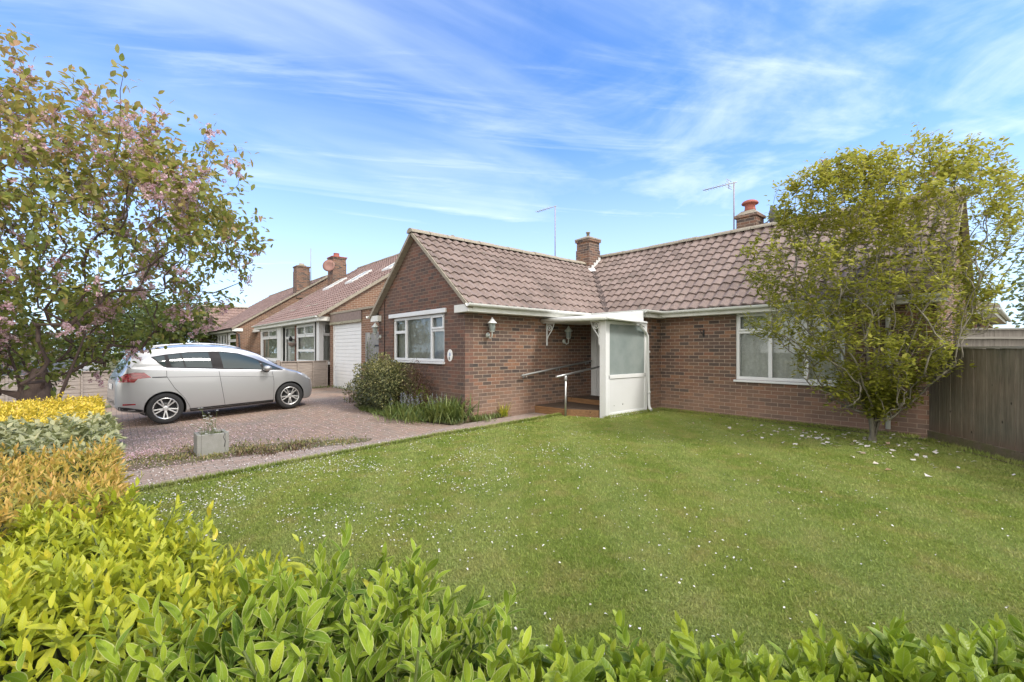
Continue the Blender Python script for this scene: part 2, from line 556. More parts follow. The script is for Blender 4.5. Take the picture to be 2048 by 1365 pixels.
def m_leaf(name, stops, rim=None, trans=.35, rough=.42, vein=.25, spec=.4, spots=.7):
    t = NT(name)
    r = t.n('Attribute', attribute_name='rnd').outputs['Fac']
    c = t.ramp(r, stops)
    p = t.pos(); n = t.noise(p, 60, 3); c = t.mix(t.maprange(n, .35, .75, 0, .3), c, t.mix(.5, c, (.02, .03, .01)))
    s = t.sep(t.uv()); a = t.math('ABSOLUTE', t.math('MULTIPLY_ADD', s[0], 2.0, -1.0))
    c = t.mix(t.maprange(a, .1, .03, 0, vein), c, t.mix(.5, c, (.5, .55, .3)))
    sv = t.math('SINE', t.math('ADD', t.math('MULTIPLY', s[1], 55.0), t.math('MULTIPLY', a, -9.0)))
    c = t.mix(t.maprange(sv, .75, 1.0, 0, vein * .5), c, t.mix(.4, c, (.5, .55, .3)))
    br = t.noise(p, 28, 3, .6); c = t.mix(t.maprange(br, .69, .76, 0, spots), c, (.2, .12, .04))
    if rim: c = t.mix(t.maprange(a, .80, .93), c, rim)
    b = t.n('BsdfPrincipled', {'Base Color': c, 'Roughness': rough, 'Specular IOR Level': spec, 'Normal': t.bump(sv, .12, .002)}).outputs[0]
    l = t.n('BsdfTranslucent', {'Color': t.mix(.35, c, (.55, .6, .1), 'MIX') if not rim else c}).outputs[0]
    mx = t.n('MixShader', {0: trans, 1: b, 2: l}); t.t.links.new(mx.outputs[0], t.out.inputs[0])
    return t.m


M['lf_cherry'] = m_leaf('cherry_leaf', [(0, (.1, .14, .028)), (.35, (.21, .235, .05)), (.6, (.32, .28, .08)), (.8, (.39, .26, .11)), (1, (.42, .23, .13))], trans=.45, spots=0)
M['lf_blossom'] = m_leaf('pink_blossom', [(0, (.58, .32, .43)), (.5, (.74, .5, .6)), (1, (.84, .68, .73))], trans=.35, spots=0, vein=0, spec=.2, rough=.7)
M['lf_magnolia'] = m_leaf('magnolia_leaf', [(0, (.17, .19, .026)), (.5, (.38, .365, .055)), (.85, (.52, .46, .09)), (1, (.36, .24, .07))], trans=.45, spots=.3)
M['lf_magpetal'] = m_leaf('magnolia_petal', [(0, (.45, .2, .3)), (1, (.72, .6, .62))], trans=.3, vein=0)
M['lf_eu'] = m_leaf('pale_edged_leaf', [(0, (.05, .1, .014)), (.3, (.11, .19, .018)), (.6, (.26, .35, .028)), (.93, (.38, .43, .04)), (1, (.55, .45, .06))], rim=(.42, .45, .16), trans=.32, rough=.58, spec=.15)
M['lf_lime'] = m_leaf('lime_leaf', [(0, (.17, .23, .016)), (.4, (.33, .38, .02)), (.8, (.5, .49, .028)), (1, (.6, .48, .05))], trans=.35)
M['lf_orange'] = m_leaf('orange_tipped_leaf', [(0, (.17, .19, .03)), (.3, (.38, .33, .05)), (.6, (.55, .36, .07)), (1, (.6, .32, .11))], trans=.35)
M['lf_grey'] = m_leaf('grey_green_leaf', [(0, (.13, .145, .06)), (.5, (.25, .26, .13)), (.85, (.38, .36, .2)), (1, (.5, .42, .19))], trans=.25, vein=.5)
M['lf_yellow'] = m_leaf('yellow_privet_leaf', [(0, (.36, .32, .02)), (.4, (.62, .47, .03)), (.8, (.76, .55, .07)), (1, (.72, .5, .2))], trans=.3)
M['lf_bright'] = m_leaf('bright_green_leaf', [(0, (.075, .135, .014)), (.4, (.18, .27, .018)), (.8, (.31, .39, .026)), (1, (.4, .42, .05))], rim=(.3, .38, .07), trans=.35)
M['lf_bush'] = m_leaf('bush_leaf', [(0, (.035, .048, .016)), (.45, (.08, .095, .03)), (.75, (.28, .26, .1)), (1, (.55, .5, .24))], trans=.2)
M['lf_berberis'] = m_leaf('dark_red_leaf', [(0, (.035, .022, .025)), (.6, (.09, .035, .035)), (1, (.16, .07, .05))], trans=.2)
M['lf_iris'] = m_leaf('blade_leaf', [(0, (.05, .09, .025)), (.5, (.1, .15, .035)), (1, (.22, .25, .08))], trans=.25, vein=.1)
M['lf_weed'] = m_leaf('dry_weed_leaf', [(0, (.08, .11, .03)), (.4, (.17, .18, .05)), (.75, (.28, .22, .08)), (1, (.3, .2, .12))], trans=.2, vein=.1)
M['lf_blue'] = m_leaf('bluebell_flower', [(0, (.17, .17, .33)), (1, (.36, .36, .55))], trans=.3, vein=0)
M['lf_tree'] = m_leaf('far_tree_leaf', [(0, (.03, .05, .012)), (.5, (.065, .1, .02)), (1, (.14, .17, .035))], trans=.3)
M['lf_fartree'] = m_leaf('pale_tree_leaf', [(0, (.07, .1, .04)), (.5, (.13, .17, .07)), (1, (.24, .27, .13))], trans=.3)
M['lf_white'] = m_leaf('white_flower', [(0, (.7, .7, .66)), (1, (.85, .84, .82))], trans=.2, vein=0)
M['lf_petal'] = m_leaf('fallen_white_petal', [(0, (.5, .46, .42)), (.4, (.78, .74, .73)), (1, (.86, .83, .84))], trans=.2, vein=0)
M['lf_pinkpetal'] = m_leaf('fallen_pink_petal', [(0, (.5, .3, .34)), (.5, (.62, .43, .46)), (1, (.78, .64, .66))], trans=.2, vein=0)
M['lf_magfall'] = m_leaf('fallen_magnolia_petal', [(0, (.34, .2, .12)), (.2, (.6, .52, .45)), (.5, (.74, .7, .68)), (1, (.8, .74, .74))], trans=.2, vein=0)

# grass -----------------------------------------------------------------
def grass_col(t, p):
    n1 = t.noise(p, .9, 5, .6); n2 = t.noise(p, 3.4, 4, .6); n3 = t.noise(p, 22, 3)
    c = t.mix(t.maprange(n1, .4, .62), (.205, .285, .045), (.31, .365, .082))
    c = t.mix(t.maprange(n2, .46, .7, 0, .75), c, (.4, .345, .13))
    sx = t.sep(p); ph = t.math('MULTIPLY_ADD', sx[0], 3.3, t.math('MULTIPLY_ADD', sx[1], 3.9, t.math('MULTIPLY', n1, 5.0)))
    c = t.mix(t.maprange(t.math('SINE', ph), -.3, .4, 0, .75), c, t.mix(.5, c, (.36, .42, .14)))
    c = t.mix(t.maprange(n2, .45, .3, 0, .5), c, (.17, .235, .045))
    return c, n3


t = NT('lawn_soil'); p = t.pos(); c, n3 = grass_col(t, p)
n4 = t.noise(p, 120, 3, .7)
t.surf(t.mix(t.maprange(n4, .3, .7, .1, .7), c, (.035, .05, .014)), .95, t.bump(n4, .8, .03), .1); M['lawn'] = t.m
t = NT('grass_blade'); p = t.pos(); c, n3 = grass_col(t, p)
r = t.n('Attribute', attribute_name='rnd').outputs['Fac']
c = t.mix(t.maprange(r, .0, 1.0, 0, .55), c, (.26, .3, .085)); c = t.mix(t.maprange(r, .9, 1.0, 0, .6), c, (.34, .29, .14))
b = t.n('BsdfPrincipled', {'Base Color': c, 'Roughness': .6, 'Specular IOR Level': .25}).outputs[0]
l = t.n('BsdfTranslucent', {'Color': c}).outputs[0]
mx = t.n('MixShader', {0: .3, 1: b, 2: l}); t.t.links.new(mx.outputs[0], t.out.inputs[0]); M['grass'] = t.m

t = NT('verge_ground'); p = t.pos(); n1 = t.noise(p, .5, 5); n2 = t.noise(p, 30, 4)
t.surf(t.mix(t.maprange(n1, .35, .65), t.mix(n2, (.05, .07, .02), (.12, .13, .04)), (.14, .11, .08)), .95, t.bump(n2, .5, .03), .1); M['ground'] = t.m
t = NT('bed_soil'); p = t.pos(); n2 = t.noise(p, 40, 5, .7); n1 = t.noise(p, 3, 4)
t.surf(t.mix(t.maprange(n1, .4, .65), t.mix(n2, (.09, .068, .05), (.25, .195, .155)), (.13, .13, .06)), .95, t.bump(n2, .9, .03), .1); M['soil'] = t.m
t = NT('asphalt_road'); p = t.pos(); n2 = t.noise(p, 90, 4, .7)
t.surf(t.mix(n2, (.04, .04, .042), (.085, .083, .082)), .9, t.bump(n2, .5, .01), .2); M['road'] = t.m
t = NT('paving_slabs'); p = t.pos()
b = t.n('TexBrick', {'Vector': p, 'Color1': (.3, .29, .27), 'Color2': (.37, .36, .33), 'Mortar': (.12, .12, .1), 'Scale': 1.0, 'Mortar Size': .008, 'Brick Width': .6, 'Row Height': .6})
t.surf(t.mix(t.maprange(t.noise(p, 12, 4), .3, .7, 0, .5), b.outputs['Color'], (.2, .19, .17)), .9, None, .2); M['pave'] = t.m
t = NT('pink_brick_drive'); p = t.pos()
b = t.n('TexBrick', {'Vector': p, 'Color1': (0, 0, 0), 'Color2': (1, 1, 1), 'Mortar': (.4, .4, .4), 'Scale': 1.0, 'Mortar Size': .006, 'Mortar Smooth': .3, 'Brick Width': .2, 'Row Height': .1})
n1 = t.noise(p, .8, 5, .6); n2 = t.noise(p, 60, 4, .7); n3 = t.noise(p, 5, 5, .7)
c = t.ramp(b.outputs['Color'], [(0, (.25, .18, .14)), (.5, (.32, .225, .17)), (1, (.285, .225, .18))])
c = t.mix(t.math('MULTIPLY', b.outputs['Fac'], .8), c, (.13, .11, .1))
c = t.mix(t.maprange(n1, .45, .68, 0, .75), c, (.2, .175, .15)); c = t.mix(t.maprange(n3, .55, .75, 0, .5), c, (.3, .22, .205))
c = t.mix(t.maprange(n2, .45, .75, 0, .45), c, (.1, .08, .075))
t.surf(c, .9, t.bump(t.math('ADD', t.math('MULTIPLY', b.outputs['Fac'], -1.0), n2), .5, .008), .2); M['drive'] = t.m
t = NT('worn_brick_path'); p = t.pos(); sw = t.n('Mapping', {'Vector': p, 'Rotation': (0, 0, R(90))}).outputs[0]
b = t.n('TexBrick', {'Vector': sw, 'Color1': (0, 0, 0), 'Color2': (1, 1, 1), 'Mortar': (.4, .4, .4), 'Scale': 1.0, 'Mortar Size': .007, 'Mortar Smooth': .3, 'Brick Width': .215, 'Row Height': .105})
n1 = t.noise(p, 1.6, 5, .65); n2 = t.noise(p, 50, 4, .7)
c = t.ramp(b.outputs['Color'], [(0, (.28, .21, .175)), (.5, (.35, .26, .22)), (1, (.31, .255, .225))])
c = t.mix(b.outputs['Fac'], c, (.14, .12, .1)); c = t.mix(t.maprange(n1, .42, .7, 0, .7), c, (.3, .26, .24))
c = t.mix(t.maprange(n2, .42, .75, 0, .45), c, (.11, .09, .08))
t.surf(c, .9, t.bump(t.math('ADD', t.math('MULTIPLY', b.outputs['Fac'], -1.0), n2), .6, .01), .2); M['path'] = t.m

# car -------------------------------------------------------------------
t = NT('silver_car_paint'); n = t.noise(t.obj(), 900, 1)
t.surf(t.mix(t.maprange(n, .3, .7, 0, .12), (.42, .425, .435), (.32, .325, .335)), .4, None, .5, .7, **{'Coat Weight': .8, 'Coat Roughness': .06}); M['paint'] = t.m
M['tyre'] = m_plain('tyre_rubber', (.022, .022, .023), .8, .2, 20.0)
M['rim'] = m_plain('alloy_rim', (.62, .62, .62), .3, .05, metal=.8)
t = NT('red_lamp'); t.surf(t.mix(t.maprange(t.noise(t.scale(t.obj(), (1, 9, 26)), 1.5, 1), .42, .55), (.16, .006, .012), (.32, .02, .03)), .12, None, .6, **{'Coat Weight': 1.0}); M['red_lamp'] = t.m
t = NT('clear_lamp'); t.surf(t.mix(t.maprange(t.noise(t.obj(), 16, 2), .4, .6), (.45, .47, .5), (.85, .87, .9)), .08, None, .8, .5, **{'Coat Weight': 1.0}); M['lamp'] = t.m
M['pillar'] = m_plain('dark_grey_pillar', (.03, .028, .029), .6, .05, spec=.15)
M['seam'] = m_plain('dark_panel_gap', (.06, .06, .065), .6, .05)
M['chrome'] = m_plain('chrome_trim', (.7, .7, .7), .15, .02, metal=1.0)
# ---------------------------------------------------------------- roof tiles
def tile_slope(name, parent, material, o, u, v, length, slope, period=.222, course=.285, amp=.022, step=.034, spp=8, clip=None):
    """pantile roof slope: o = lower corner, u = unit along the eave, v = unit up the slope"""
    o = np.array(o, float); u = np.array(u, float); v = np.array(v, float); n = np.cross(u, v)
    if n[2] < 0: n = -n
    nu = int(round(length / period * spp)); us = np.linspace(0, length, nu + 1)
    ph = us / period * 2 * np.pi
    wave = amp * (np.sin(ph) + .28 * np.sin(2 * ph + .6))
    nc = int(math.ceil(slope / course))
    V = []; UV = []; F = []; off = 0
    for j in range(nc):
        v0 = j * course; v1 = min(slope, v0 + course + .02)
        jit = rng.normal(0, .003, nu + 1)
        rows = ((v0 + .006, -.012, 0), (v0, step, 0), (v0, step, 1), (v1, 0.0, 1))
        for k, (vv, hh, top_) in enumerate(rows):
            P = o + np.outer(us, u) + v * vv + np.outer(wave + hh + jit * (hh > 0), n)
            V.append(P); UV.append(np.stack([us / period, np.full(nu + 1, j + .1 + .8 * (k == 3))], -1))
        m = nu + 1
        i = np.arange(nu)
        for k in (0, 2):
            F.append(np.stack([off + k * m + i, off + k * m + i + 1, off + (k + 1) * m + i + 1, off + (k + 1) * m + i], -1))
        off += 4 * m
    V = np.concatenate(V); F = np.concatenate(F); UV = np.concatenate(UV)
    if clip is not None:
        c = V[F].mean(1); F = F[clip(c)]
    ob = np_mesh(name, V, [F], material, parent, UV, smooth=True)
    return ob


def merge_into(dst, others):
    """join mesh objects that belong to one part (no bpy.ops)"""
    bm = bmesh.new(); bm.from_mesh(dst.data)
    for o in others: bm.from_mesh(o.data)
    bm.to_mesh(dst.data); bm.free()
    for o in others:
        me = o.data; bpy.data.objects.remove(o); bpy.data.meshes.remove(me)
    return dst


# ---------------------------------------------------------------- windows
def window(parent, axis, plane, sgn, a0, a1, z0, z1, bars, vents=(), sill=True, curtain='curtain', fr=.065, name='window', recess=.03):
    """uPVC window in an opening. axis 'y': plane of constant y, bars along x. sgn: outward side of the plane.
    bars: positions of mullions; vents: (a_from, a_to, z_transom) opening top lights"""
    def bx(mb, p0, p1, q0, q1, d0, d1):
        e0 = plane + sgn * d0; e1 = plane + sgn * d1
        if axis == 'y': mb.box(p0, p1, e0, e1, q0, q1)
        else: mb.box(e0, e1, p0, p1, q0, q1)
    fm = MB(); d0, d1 = -recess - .06, -recess
    bx(fm, a0, a1, z0, z0 + fr, d0, d1); bx(fm, a0, a1, z1 - fr, z1, d0, d1)
    bx(fm, a0, a0 + fr, z0 + fr, z1 - fr, d0, d1); bx(fm, a1 - fr, a1, z0 + fr, z1 - fr, d0, d1)
    for b in bars: bx(fm, b - fr * .55, b + fr * .55, z0 + fr, z1 - fr, d0, d1)
    for (p, q, zt) in vents:
        bx(fm, p + .002, q - .002, zt - fr * .55, zt + fr * .55, d0, d1 - .002)
        # opening casement frame, proud of the main frame
        s = .042
        pz0 = zt + fr * .3; pz1 = z1 - fr * .55; pa = p - .012; qa = q + .012
        bx(fm, pa, qa, pz0, pz0 + s, d1 + .001, d1 + .024); bx(fm, pa, qa, pz1 - s, pz1, d1 + .001, d1 + .024)
        bx(fm, pa, pa + s, pz0 + s, pz1 - s, d1 + .001, d1 + .024); bx(fm, qa - s, qa, pz0 + s, pz1 - s, d1 + .001, d1 + .024)
    w = fm.build(name, M['upvc'], parent, bevel=.006)
    gm = MB(); e = plane + sgn * (-recess - .035)
    if axis == 'y': gm.add([(a0 + .03, e, z0 + .03), (a1 - .03, e, z0 + .03), (a1 - .03, e, z1 - .03), (a0 + .03, e, z1 - .03)], [(0, 1, 2, 3)])
    else: gm.add([(e, a0 + .03, z0 + .03), (e, a1 - .03, z0 + .03), (e, a1 - .03, z1 - .03), (e, a0 + .03, z1 - .03)], [(0, 1, 2, 3)])
    gm.build('pane', M['glass'], w)
    if sill:
        sm = MB(); bx(sm, a0 - .025, a1 + .025, z0 - .045, z0 - .002, d0, .055); sm.build('sill', M['upvc'], w, bevel=.008)
    if curtain:
        n = int((a1 - a0) / .012); xs = np.linspace(a0 + .01, a1 - .01, n)
        ph = np.cumsum(rng.uniform(.5, 1.25, n)) * .42
        off = .018 * np.sin(ph) + .012 * np.sin(ph * .37 + 1)
        V = []
        for zz in (z0, z1):
            k = 1.25 if zz == z0 else .8
            dd = plane + sgn * (-recess - .13 + off * k)
            V.append(np.stack([xs, dd, np.full(n, zz)], -1) if axis == 'y' else np.stack([dd, xs, np.full(n, zz)], -1))
        i = np.arange(n - 1)
        np_mesh('curtain', np.concatenate(V), [np.stack([i, i + 1, i + 1 + n, i + n], -1)], M[curtain], w)
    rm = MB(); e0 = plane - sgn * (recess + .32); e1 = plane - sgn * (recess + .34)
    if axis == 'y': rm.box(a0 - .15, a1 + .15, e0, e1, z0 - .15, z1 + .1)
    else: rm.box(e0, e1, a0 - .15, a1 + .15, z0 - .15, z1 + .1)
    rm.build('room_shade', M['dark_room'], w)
    return w


# ================================================================ the bungalow
XG0, XG1, YG = -11.29, -7.378, 5.186       # gable wing
XA, YD, YM, XE = -5.763, 9.0, 9.62, -1.0   # porch return, door plane, main front, right end
house = thing('bungalow', (-7.0, 9.6, 0.0), 'brown brick L-shaped bungalow with a front gable, pantiled roof and white windows', 'house')
WIN1 = (-10.47, -8.126, 1.14, 2.17); WIN2 = (-4.051, -2.186, .79, 2.147)
XR = -9.334; ZR = 4.10; PL = .82
mb = MB()
mb.wall('x', XG1, XG1 - .2, YG + .2, YD + .2, -.1, 2.3)
mb.wall('y', YD, YD + .2, XG1, XA - .2, 2.13, 2.3)
mb.wall('x', XA, XA - .2, YD, YM + .2, -.1, 2.24)
mb.wall('y', YM, YM + .2, XA, XE, -.1, 2.24, [WIN2])
mb.wall('x', XE, XE - .2, YM + .2, 14.1, -.1, 2.3)
mb.prism([(YM, 2.24), (14.1, 2.3), (11.85, 4.28)], 'x', XE - .002, XE - .2)
mb.wall('y', 14.3, 14.1, XG0, XE, -.1, 2.3)
wall = mb.build('wall', M['brick'], house)
mb = MB()
mb.wall('y', YG, YG + .2, XG0, XG1, -.1, 2.3, [WIN1])
mb.prism([(XG0, 2.3), (XG1, 2.3), (XG1, 2.44), (XR, 4.04), (XG0, 2.44)], 'y', YG, YG + .2)
mb.wall('x', XG0, XG0 + .2, YG + .2, 14.1, -.1, 2.3)
mb.build('gable_wall', M['brick_gable'], house)
# soldier course over the gable window
mb = MB(); n = 34
for i in range(n):
    x0 = -10.62 + i * .0755
    mb.box(x0, x0 + .066, YG - .003, YG + .05, 2.275, 2.485)
o = mb.build('soldier_course', M['brick_gable'], house)

# roof ------------------------------------------------------------------
def unit(v): v = np.array(v, float); return v / np.linalg.norm(v)
XeR, XeL = -7.11, -11.56
zeL = ZR - PL * (XeR - XR)
sl = math.hypot(XeR - XR, ZR - zeL)
roof = tile_slope('roof', house, M['tile'], (XeR, 5.07, zeL), (0, 1, 0), unit((-1, 0, PL)), 6.4, sl - .03)
r2 = tile_slope('r2', house, M['tile'], (XeL, 5.07, zeL), (0, 1, 0), unit((1, 0, PL)), 6.9, sl - .03)
YeM, YrM, PM = 9.35, 11.85, .84; zeM = 2.285; ZM = zeM + PM * (YrM - YeM)
slm = math.hypot(YrM - YeM, ZM - zeM)
ax0, ax1 = -11.6, -.86
r3 = tile_slope('r3', house, M['tile'], (ax0, YeM, zeM), (1, 0, 0), unit((0, 1, PM)), ax1 - ax0, slm - .03,
                clip=lambda c: ~((c[:, 0] < -7.0) & (c[:, 2] < 4.04 - PL * np.abs(c[:, 0] - XR))))
r4 = tile_slope('r4', house, M['tile'], (ax0, 2 * YrM - YeM, zeM), (1, 0, 0), unit((0, -1, PM)), ax1 - ax0, slm - .03, spp=5)
merge_into(roof, [r2, r3, r4])
# ridge tiles
def ridge(mb, a, b, w=.13, seg=.45):
    a = Vector(a); b = Vector(b); d = b - a; L = d.length; d.normalize(); n = int(L / seg)
    sd = d.cross(Vector((0, 0, 1))).normalized()
    for i in range(n):
        p = a + d * (i * L / n); q = a + d * ((i + 1) * L / n - .012)
        k = 9; vs = []; rr = w * random.uniform(.97, 1.03); dz = random.uniform(-.006, .006)
        for e in (p, q):
            for j in range(k):
                t = math.pi * j / (k - 1)
                vs.append(e + sd * (math.cos(t) * rr) + Vector((0, 0, math.sin(t) * rr * .8 - .035 + dz)))
        m = len(vs) // 2
        fs = [(j, j + 1, j + 1 + m, j + m) for j in range(m - 1)] + [tuple(range(m)), tuple(reversed(range(m, 2 * m)))]
        mb.add(vs, fs, False)
mb = MB(); ridge(mb, (XR, 5.02, ZR), (XR, 11.3, ZR)); mb.build('ridge_tiles', M['cement'], roof)
mb = MB(); ridge(mb, (-11.6, YrM, ZM), (-.83, YrM, ZM)); mb.build('ridge_tiles', M['cement'], roof)
# verges: mortar/tile edge strips on the front gable and the right-hand gable
for s in (1, -1):
    mb = MB(); mb.bar((XR, 5.115, ZR - .03), (XR + s * (XeR - XR + .02), 5.115, zeL - .045), .14, .07, up=(s * PL, 0, 1)); mb.build('verge', M['cement'], roof)
for s in (1, -1):
    mb = MB(); mb.bar((-.9, YrM, ZM - .04), (-.9, YrM - s * (YrM - YeM), zeM - .04), .1, .06, up=(0, -s * PM, 1)); mb.build('verge', M['cement'], roof)
# valley
vx, vy = XeR, YeM
def valley_z(x): return ZR - PL * (x - XR)
mb = MB(); pts = []
for i in range(10):
    x = -8.93 + (XeR + .0 + 8.93) * i / 9
    zz = valley_z(x); y = YeM + (zz - zeM) / PM
    pts.append(Vector((x, y, zz + .045)))
for i in range(9):
    a, b = pts[i + 1], pts[i]
    d = (b - a).normalized()
    l1 = Vector((-.09, 0, PL * .09 - .01)); l2 = Vector((0, .09, PM * .09 - .01))
    e = -d * .02 + Vector((0, 0, .02))
    mb.add([a + l1 + e, a + e, a + l2 + e, b + l1, b, b + l2], [(0, 1, 4, 3), (1, 2, 5, 4)])
    mb.add([a + l1 + e, a + e, a + l2 + e, a + l2 + Vector((0, 0, -.03)), a + Vector((0, 0, -.03)), a + l1 + Vector((0, 0, -.03))], [(0, 1, 4, 5), (1, 2, 3, 4)])
mb.build('valley', M['valley'], roof)


def chimney(parent, x0, x1, y0, y1, zb, zt, brick, cap='flat'):
    mb = MB(); mb.box(x0, x1, y0, y1, zb, zt - .32)
    mb.box(x0 + .018, x1 - .018, y0 + .018, y1 - .018, zt - .32, zt - .07)
    mb.box(x0 - .02, x1 + .02, y0 - .02, y1 + .02, zt - .07, zt)
    return mb.build('chimney', brick, parent)


ch1 = chimney(roof, -9.64, -9.1, 11.09, 11.63, 3.5, 4.87, M['brick'])
mb = MB(); cx, cy = -9.37, 11.36
mb.add([(cx - .3, cy - .3, 4.872), (cx + .3, cy - .3, 4.872), (cx + .3, cy + .3, 4.872), (cx - .3, cy + .3, 4.872),
        (cx - .3, cy - .3, 4.91), (cx + .3, cy - .3, 4.91), (cx + .3, cy + .3, 4.91), (cx - .3, cy + .3, 4.91),
        (cx - .06, cy - .06, 5.02), (cx + .06, cy - .06, 5.02), (cx + .06, cy + .06, 5.02), (cx - .06, cy + .06, 5.02)],
       [(0, 1, 5, 4), (1, 2, 6, 5), (2, 3, 7, 6), (3, 0, 4, 7), (4, 5, 9, 8), (5, 6, 10, 9), (6, 7, 11, 10), (7, 4, 8, 11), (8, 9, 10, 11)])
mb.lathe([(.05, 5.0), (.05, 5.12), (.07, 5.12), (.07, 5.15), (.0, 5.17)], (cx, cy, 0), seg=12)
mb.build('chimney_cap', M['cement'], roof)
# stepped lead flashing round the foot
mb = MB()
for i in range(5):
    y = 11.09 + i * .11; z0 = 2.285 + PM * (y - YeM) + .02
    mb.box(-9.099, -9.09, y, y + .109, z0 - .02, z0 + .19)
mb.box(-9.66, -9.088, 11.07, 11.089, 3.8, 3.99)
mb.add([(-9.62, 11.04, 3.9), (-9.09, 11.04, 3.93), (-8.93, 10.97, 3.80), (-8.86, 11.14, 3.83), (-9.085, 11.3, 3.98)], [(0, 1, 2), (1, 3, 2), (1, 4, 3)])
mb.build('lead_flashing', M['lead'], roof)
ch2 = chimney(roof, -5.07, -4.55, 12.02, 12.54, 3.9, 4.83, M['brick'])
mb = MB(); cx, cy = -4.81, 12.28
mb.add([(cx - .27, cy - .27, 4.832), (cx + .27, cy - .27, 4.832), (cx + .27, cy + .27, 4.832), (cx - .27, cy + .27, 4.832),
        (cx - .15, cy - .15, 4.95), (cx + .15, cy - .15, 4.95), (cx + .15, cy + .15, 4.95), (cx - .15, cy + .15, 4.95)],
       [(0, 1, 5, 4), (1, 2, 6, 5), (2, 3, 7, 6), (3, 0, 4, 7), (4, 5, 6, 7)])
mb.build('chimney_cap', M['cement'], roof)
mb = MB(); mb.lathe([(.15, 4.93), (.125, 5.02), (.12, 5.09), (.15, 5.13), (.195, 5.135), (.2, 5.16), (.17, 5.2), (.12, 5.225), (.0, 5.235)], (cx, cy, 0), seg=20)
mb.build('chimney_pot', M['terracotta'], roof)

# eaves: fascia, soffit, gutters
mb = MB()
mb.box(-7.135, -7.115, 5.19, 8.70, 2.135, 2.255)              # fascia, gable wing
mb.box(XG1 + .002, -7.135, 5.19, 8.70, 2.135, 2.15)           # soffit
mb.box(-7.60, -7.115, 5.075, 5.184, 2.135, 2.285)             # box end right
mb.box(-11.55, -11.12, 5.075, 5.184, 2.135, 2.285)            # box end left
mb.box(-11.55, -11.53, 5.19, 14.0, 2.135, 2.255); mb.box(-11.53, XG0 - .002, 5.19, 14.0, 2.135, 2.15)
mb.box(XA + .16, ax1, YeM + .0, YeM + .02, 2.13, 2.25)        # main front
mb.box(XA + .16, ax1, YeM + .02, YM - .002, 2.13, 2.145)
mb.box(XA + .14, XA + .16, 8.75, 9.37, 2.12, 2.25)            # porch return
mb.box(XA + .002, XA + .14, 8.75, YM - .002, 2.12, 2.135)
mb.box(-7.115, XA + .14, 8.75, 8.77, 2.12, 2.25)
mb.box(XG1 + .002, XA + .002, 8.77, YD - .002, 2.12, 2.135)
mb.build('fascia', M['soffit'], house, bevel=.004)
mb = MB(); mb.box(-7.3, XA + .17, 8.72, 9.75, 2.262, 2.285)
mb.build('flat_roof', M['felt'], house)
mb = MB()
def gutter(mb, a, b, r=.056):
    a = Vector(a); b = Vector(b); d = (b - a).normalized(); sd = d.cross(Vector((0, 0, 1))).normalized()
    for rr, flip in ((r, 0), (r - .006, 1)):
        vs = []; k = 11
        for e in (a, b):
            for j in range(k):
                t = math.pi * (1 + j / (k - 1))
                vs.append(e + sd * math.cos(t) * rr + Vector((0, 0, math.sin(t) * rr * 1.05)))
        mb.add(vs, [(j, j + 1, j + 1 + k, j + k) for j in range(k - 1)], True)
        if not flip:
            mb.add(vs, [tuple(range(k)), tuple(range(k, 2 * k))], False)
    L = (b - a).length
    m = max(1, int(L / .95))
    for i in range(m + 1):
        p = a + d * (i * L / m)
        vs = []; k = 9
        for e in (p - d * .022, p + d * .022):
            for j in range(k):
                t = math.pi * (1 + j / (k - 1))
                vs.append(e + sd * math.cos(t) * (r + .007) + Vector((0, 0, math.sin(t) * (r + .007) * 1.05 + .006)))
        mb.add(vs, [(j, j + 1, j + 1 + k, j + k) for j in range(k - 1)], False)
gutter(mb, (-7.05, 5.03, 2.287), (-7.05, 8.64, 2.275))
gutter(mb, (-7.09, 8.68, 2.275), (XA + .22, 8.68, 2.27))
gutter(mb, (XA + .225, 8.64, 2.268), (XA + .225, 9.28, 2.265))
gutter(mb, (XA + .19, 9.285, 2.262), (ax1 + .02, 9.285, 2.255))
mb.build('gutter', M['gutter'], house); mb = MB(); gutter(mb, (-11.615, 5.03, 2.287), (-11.615, 13, 2.275))
mb.build('gutter', M['gutter'], house)
mb = MB()   # downpipe on the porch return
P = [(XA + .12, 8.62, 1.97), (XA + .12, 8.64, 1.9), (XA + .06, 8.92, 1.78), (XA + .045, 9.0, 1.7), (XA + .045, 9.06, .16), (XA + .06, 9.06, .09), (XA + .13, 9.03, .05)]
mb.tube(P, .034, 12)
for z in (1.33, .42): mb.lathe([(.041, z), (.041, z + .05)], (XA + .045, 9.03 + (1.7 - z) * .02, 0), seg=12); mb.box(XA, XA + .04, 9.0, 9.12, z + .012, z + .036)
mb.build('downpipe', M['upvc'], house)
mb = MB()   # downpipe behind the magnolia
mb.tube([(-1.6, 9.29, 2.2), (-1.6, 9.29, 2.12), (-1.59, 9.57, 1.98), (-1.59, 9.57, .1)], .034, 12)
mb.build('downpipe', M['gutter'], house)
# cable on the gable
mb = MB(); mb.tube([(-10.92, YG - .012, .4), (-10.92, YG - .012, 2.62), (-10.86, YG - .012, 2.66)], .008, 6)
mb.build('cable', M['black'], house)

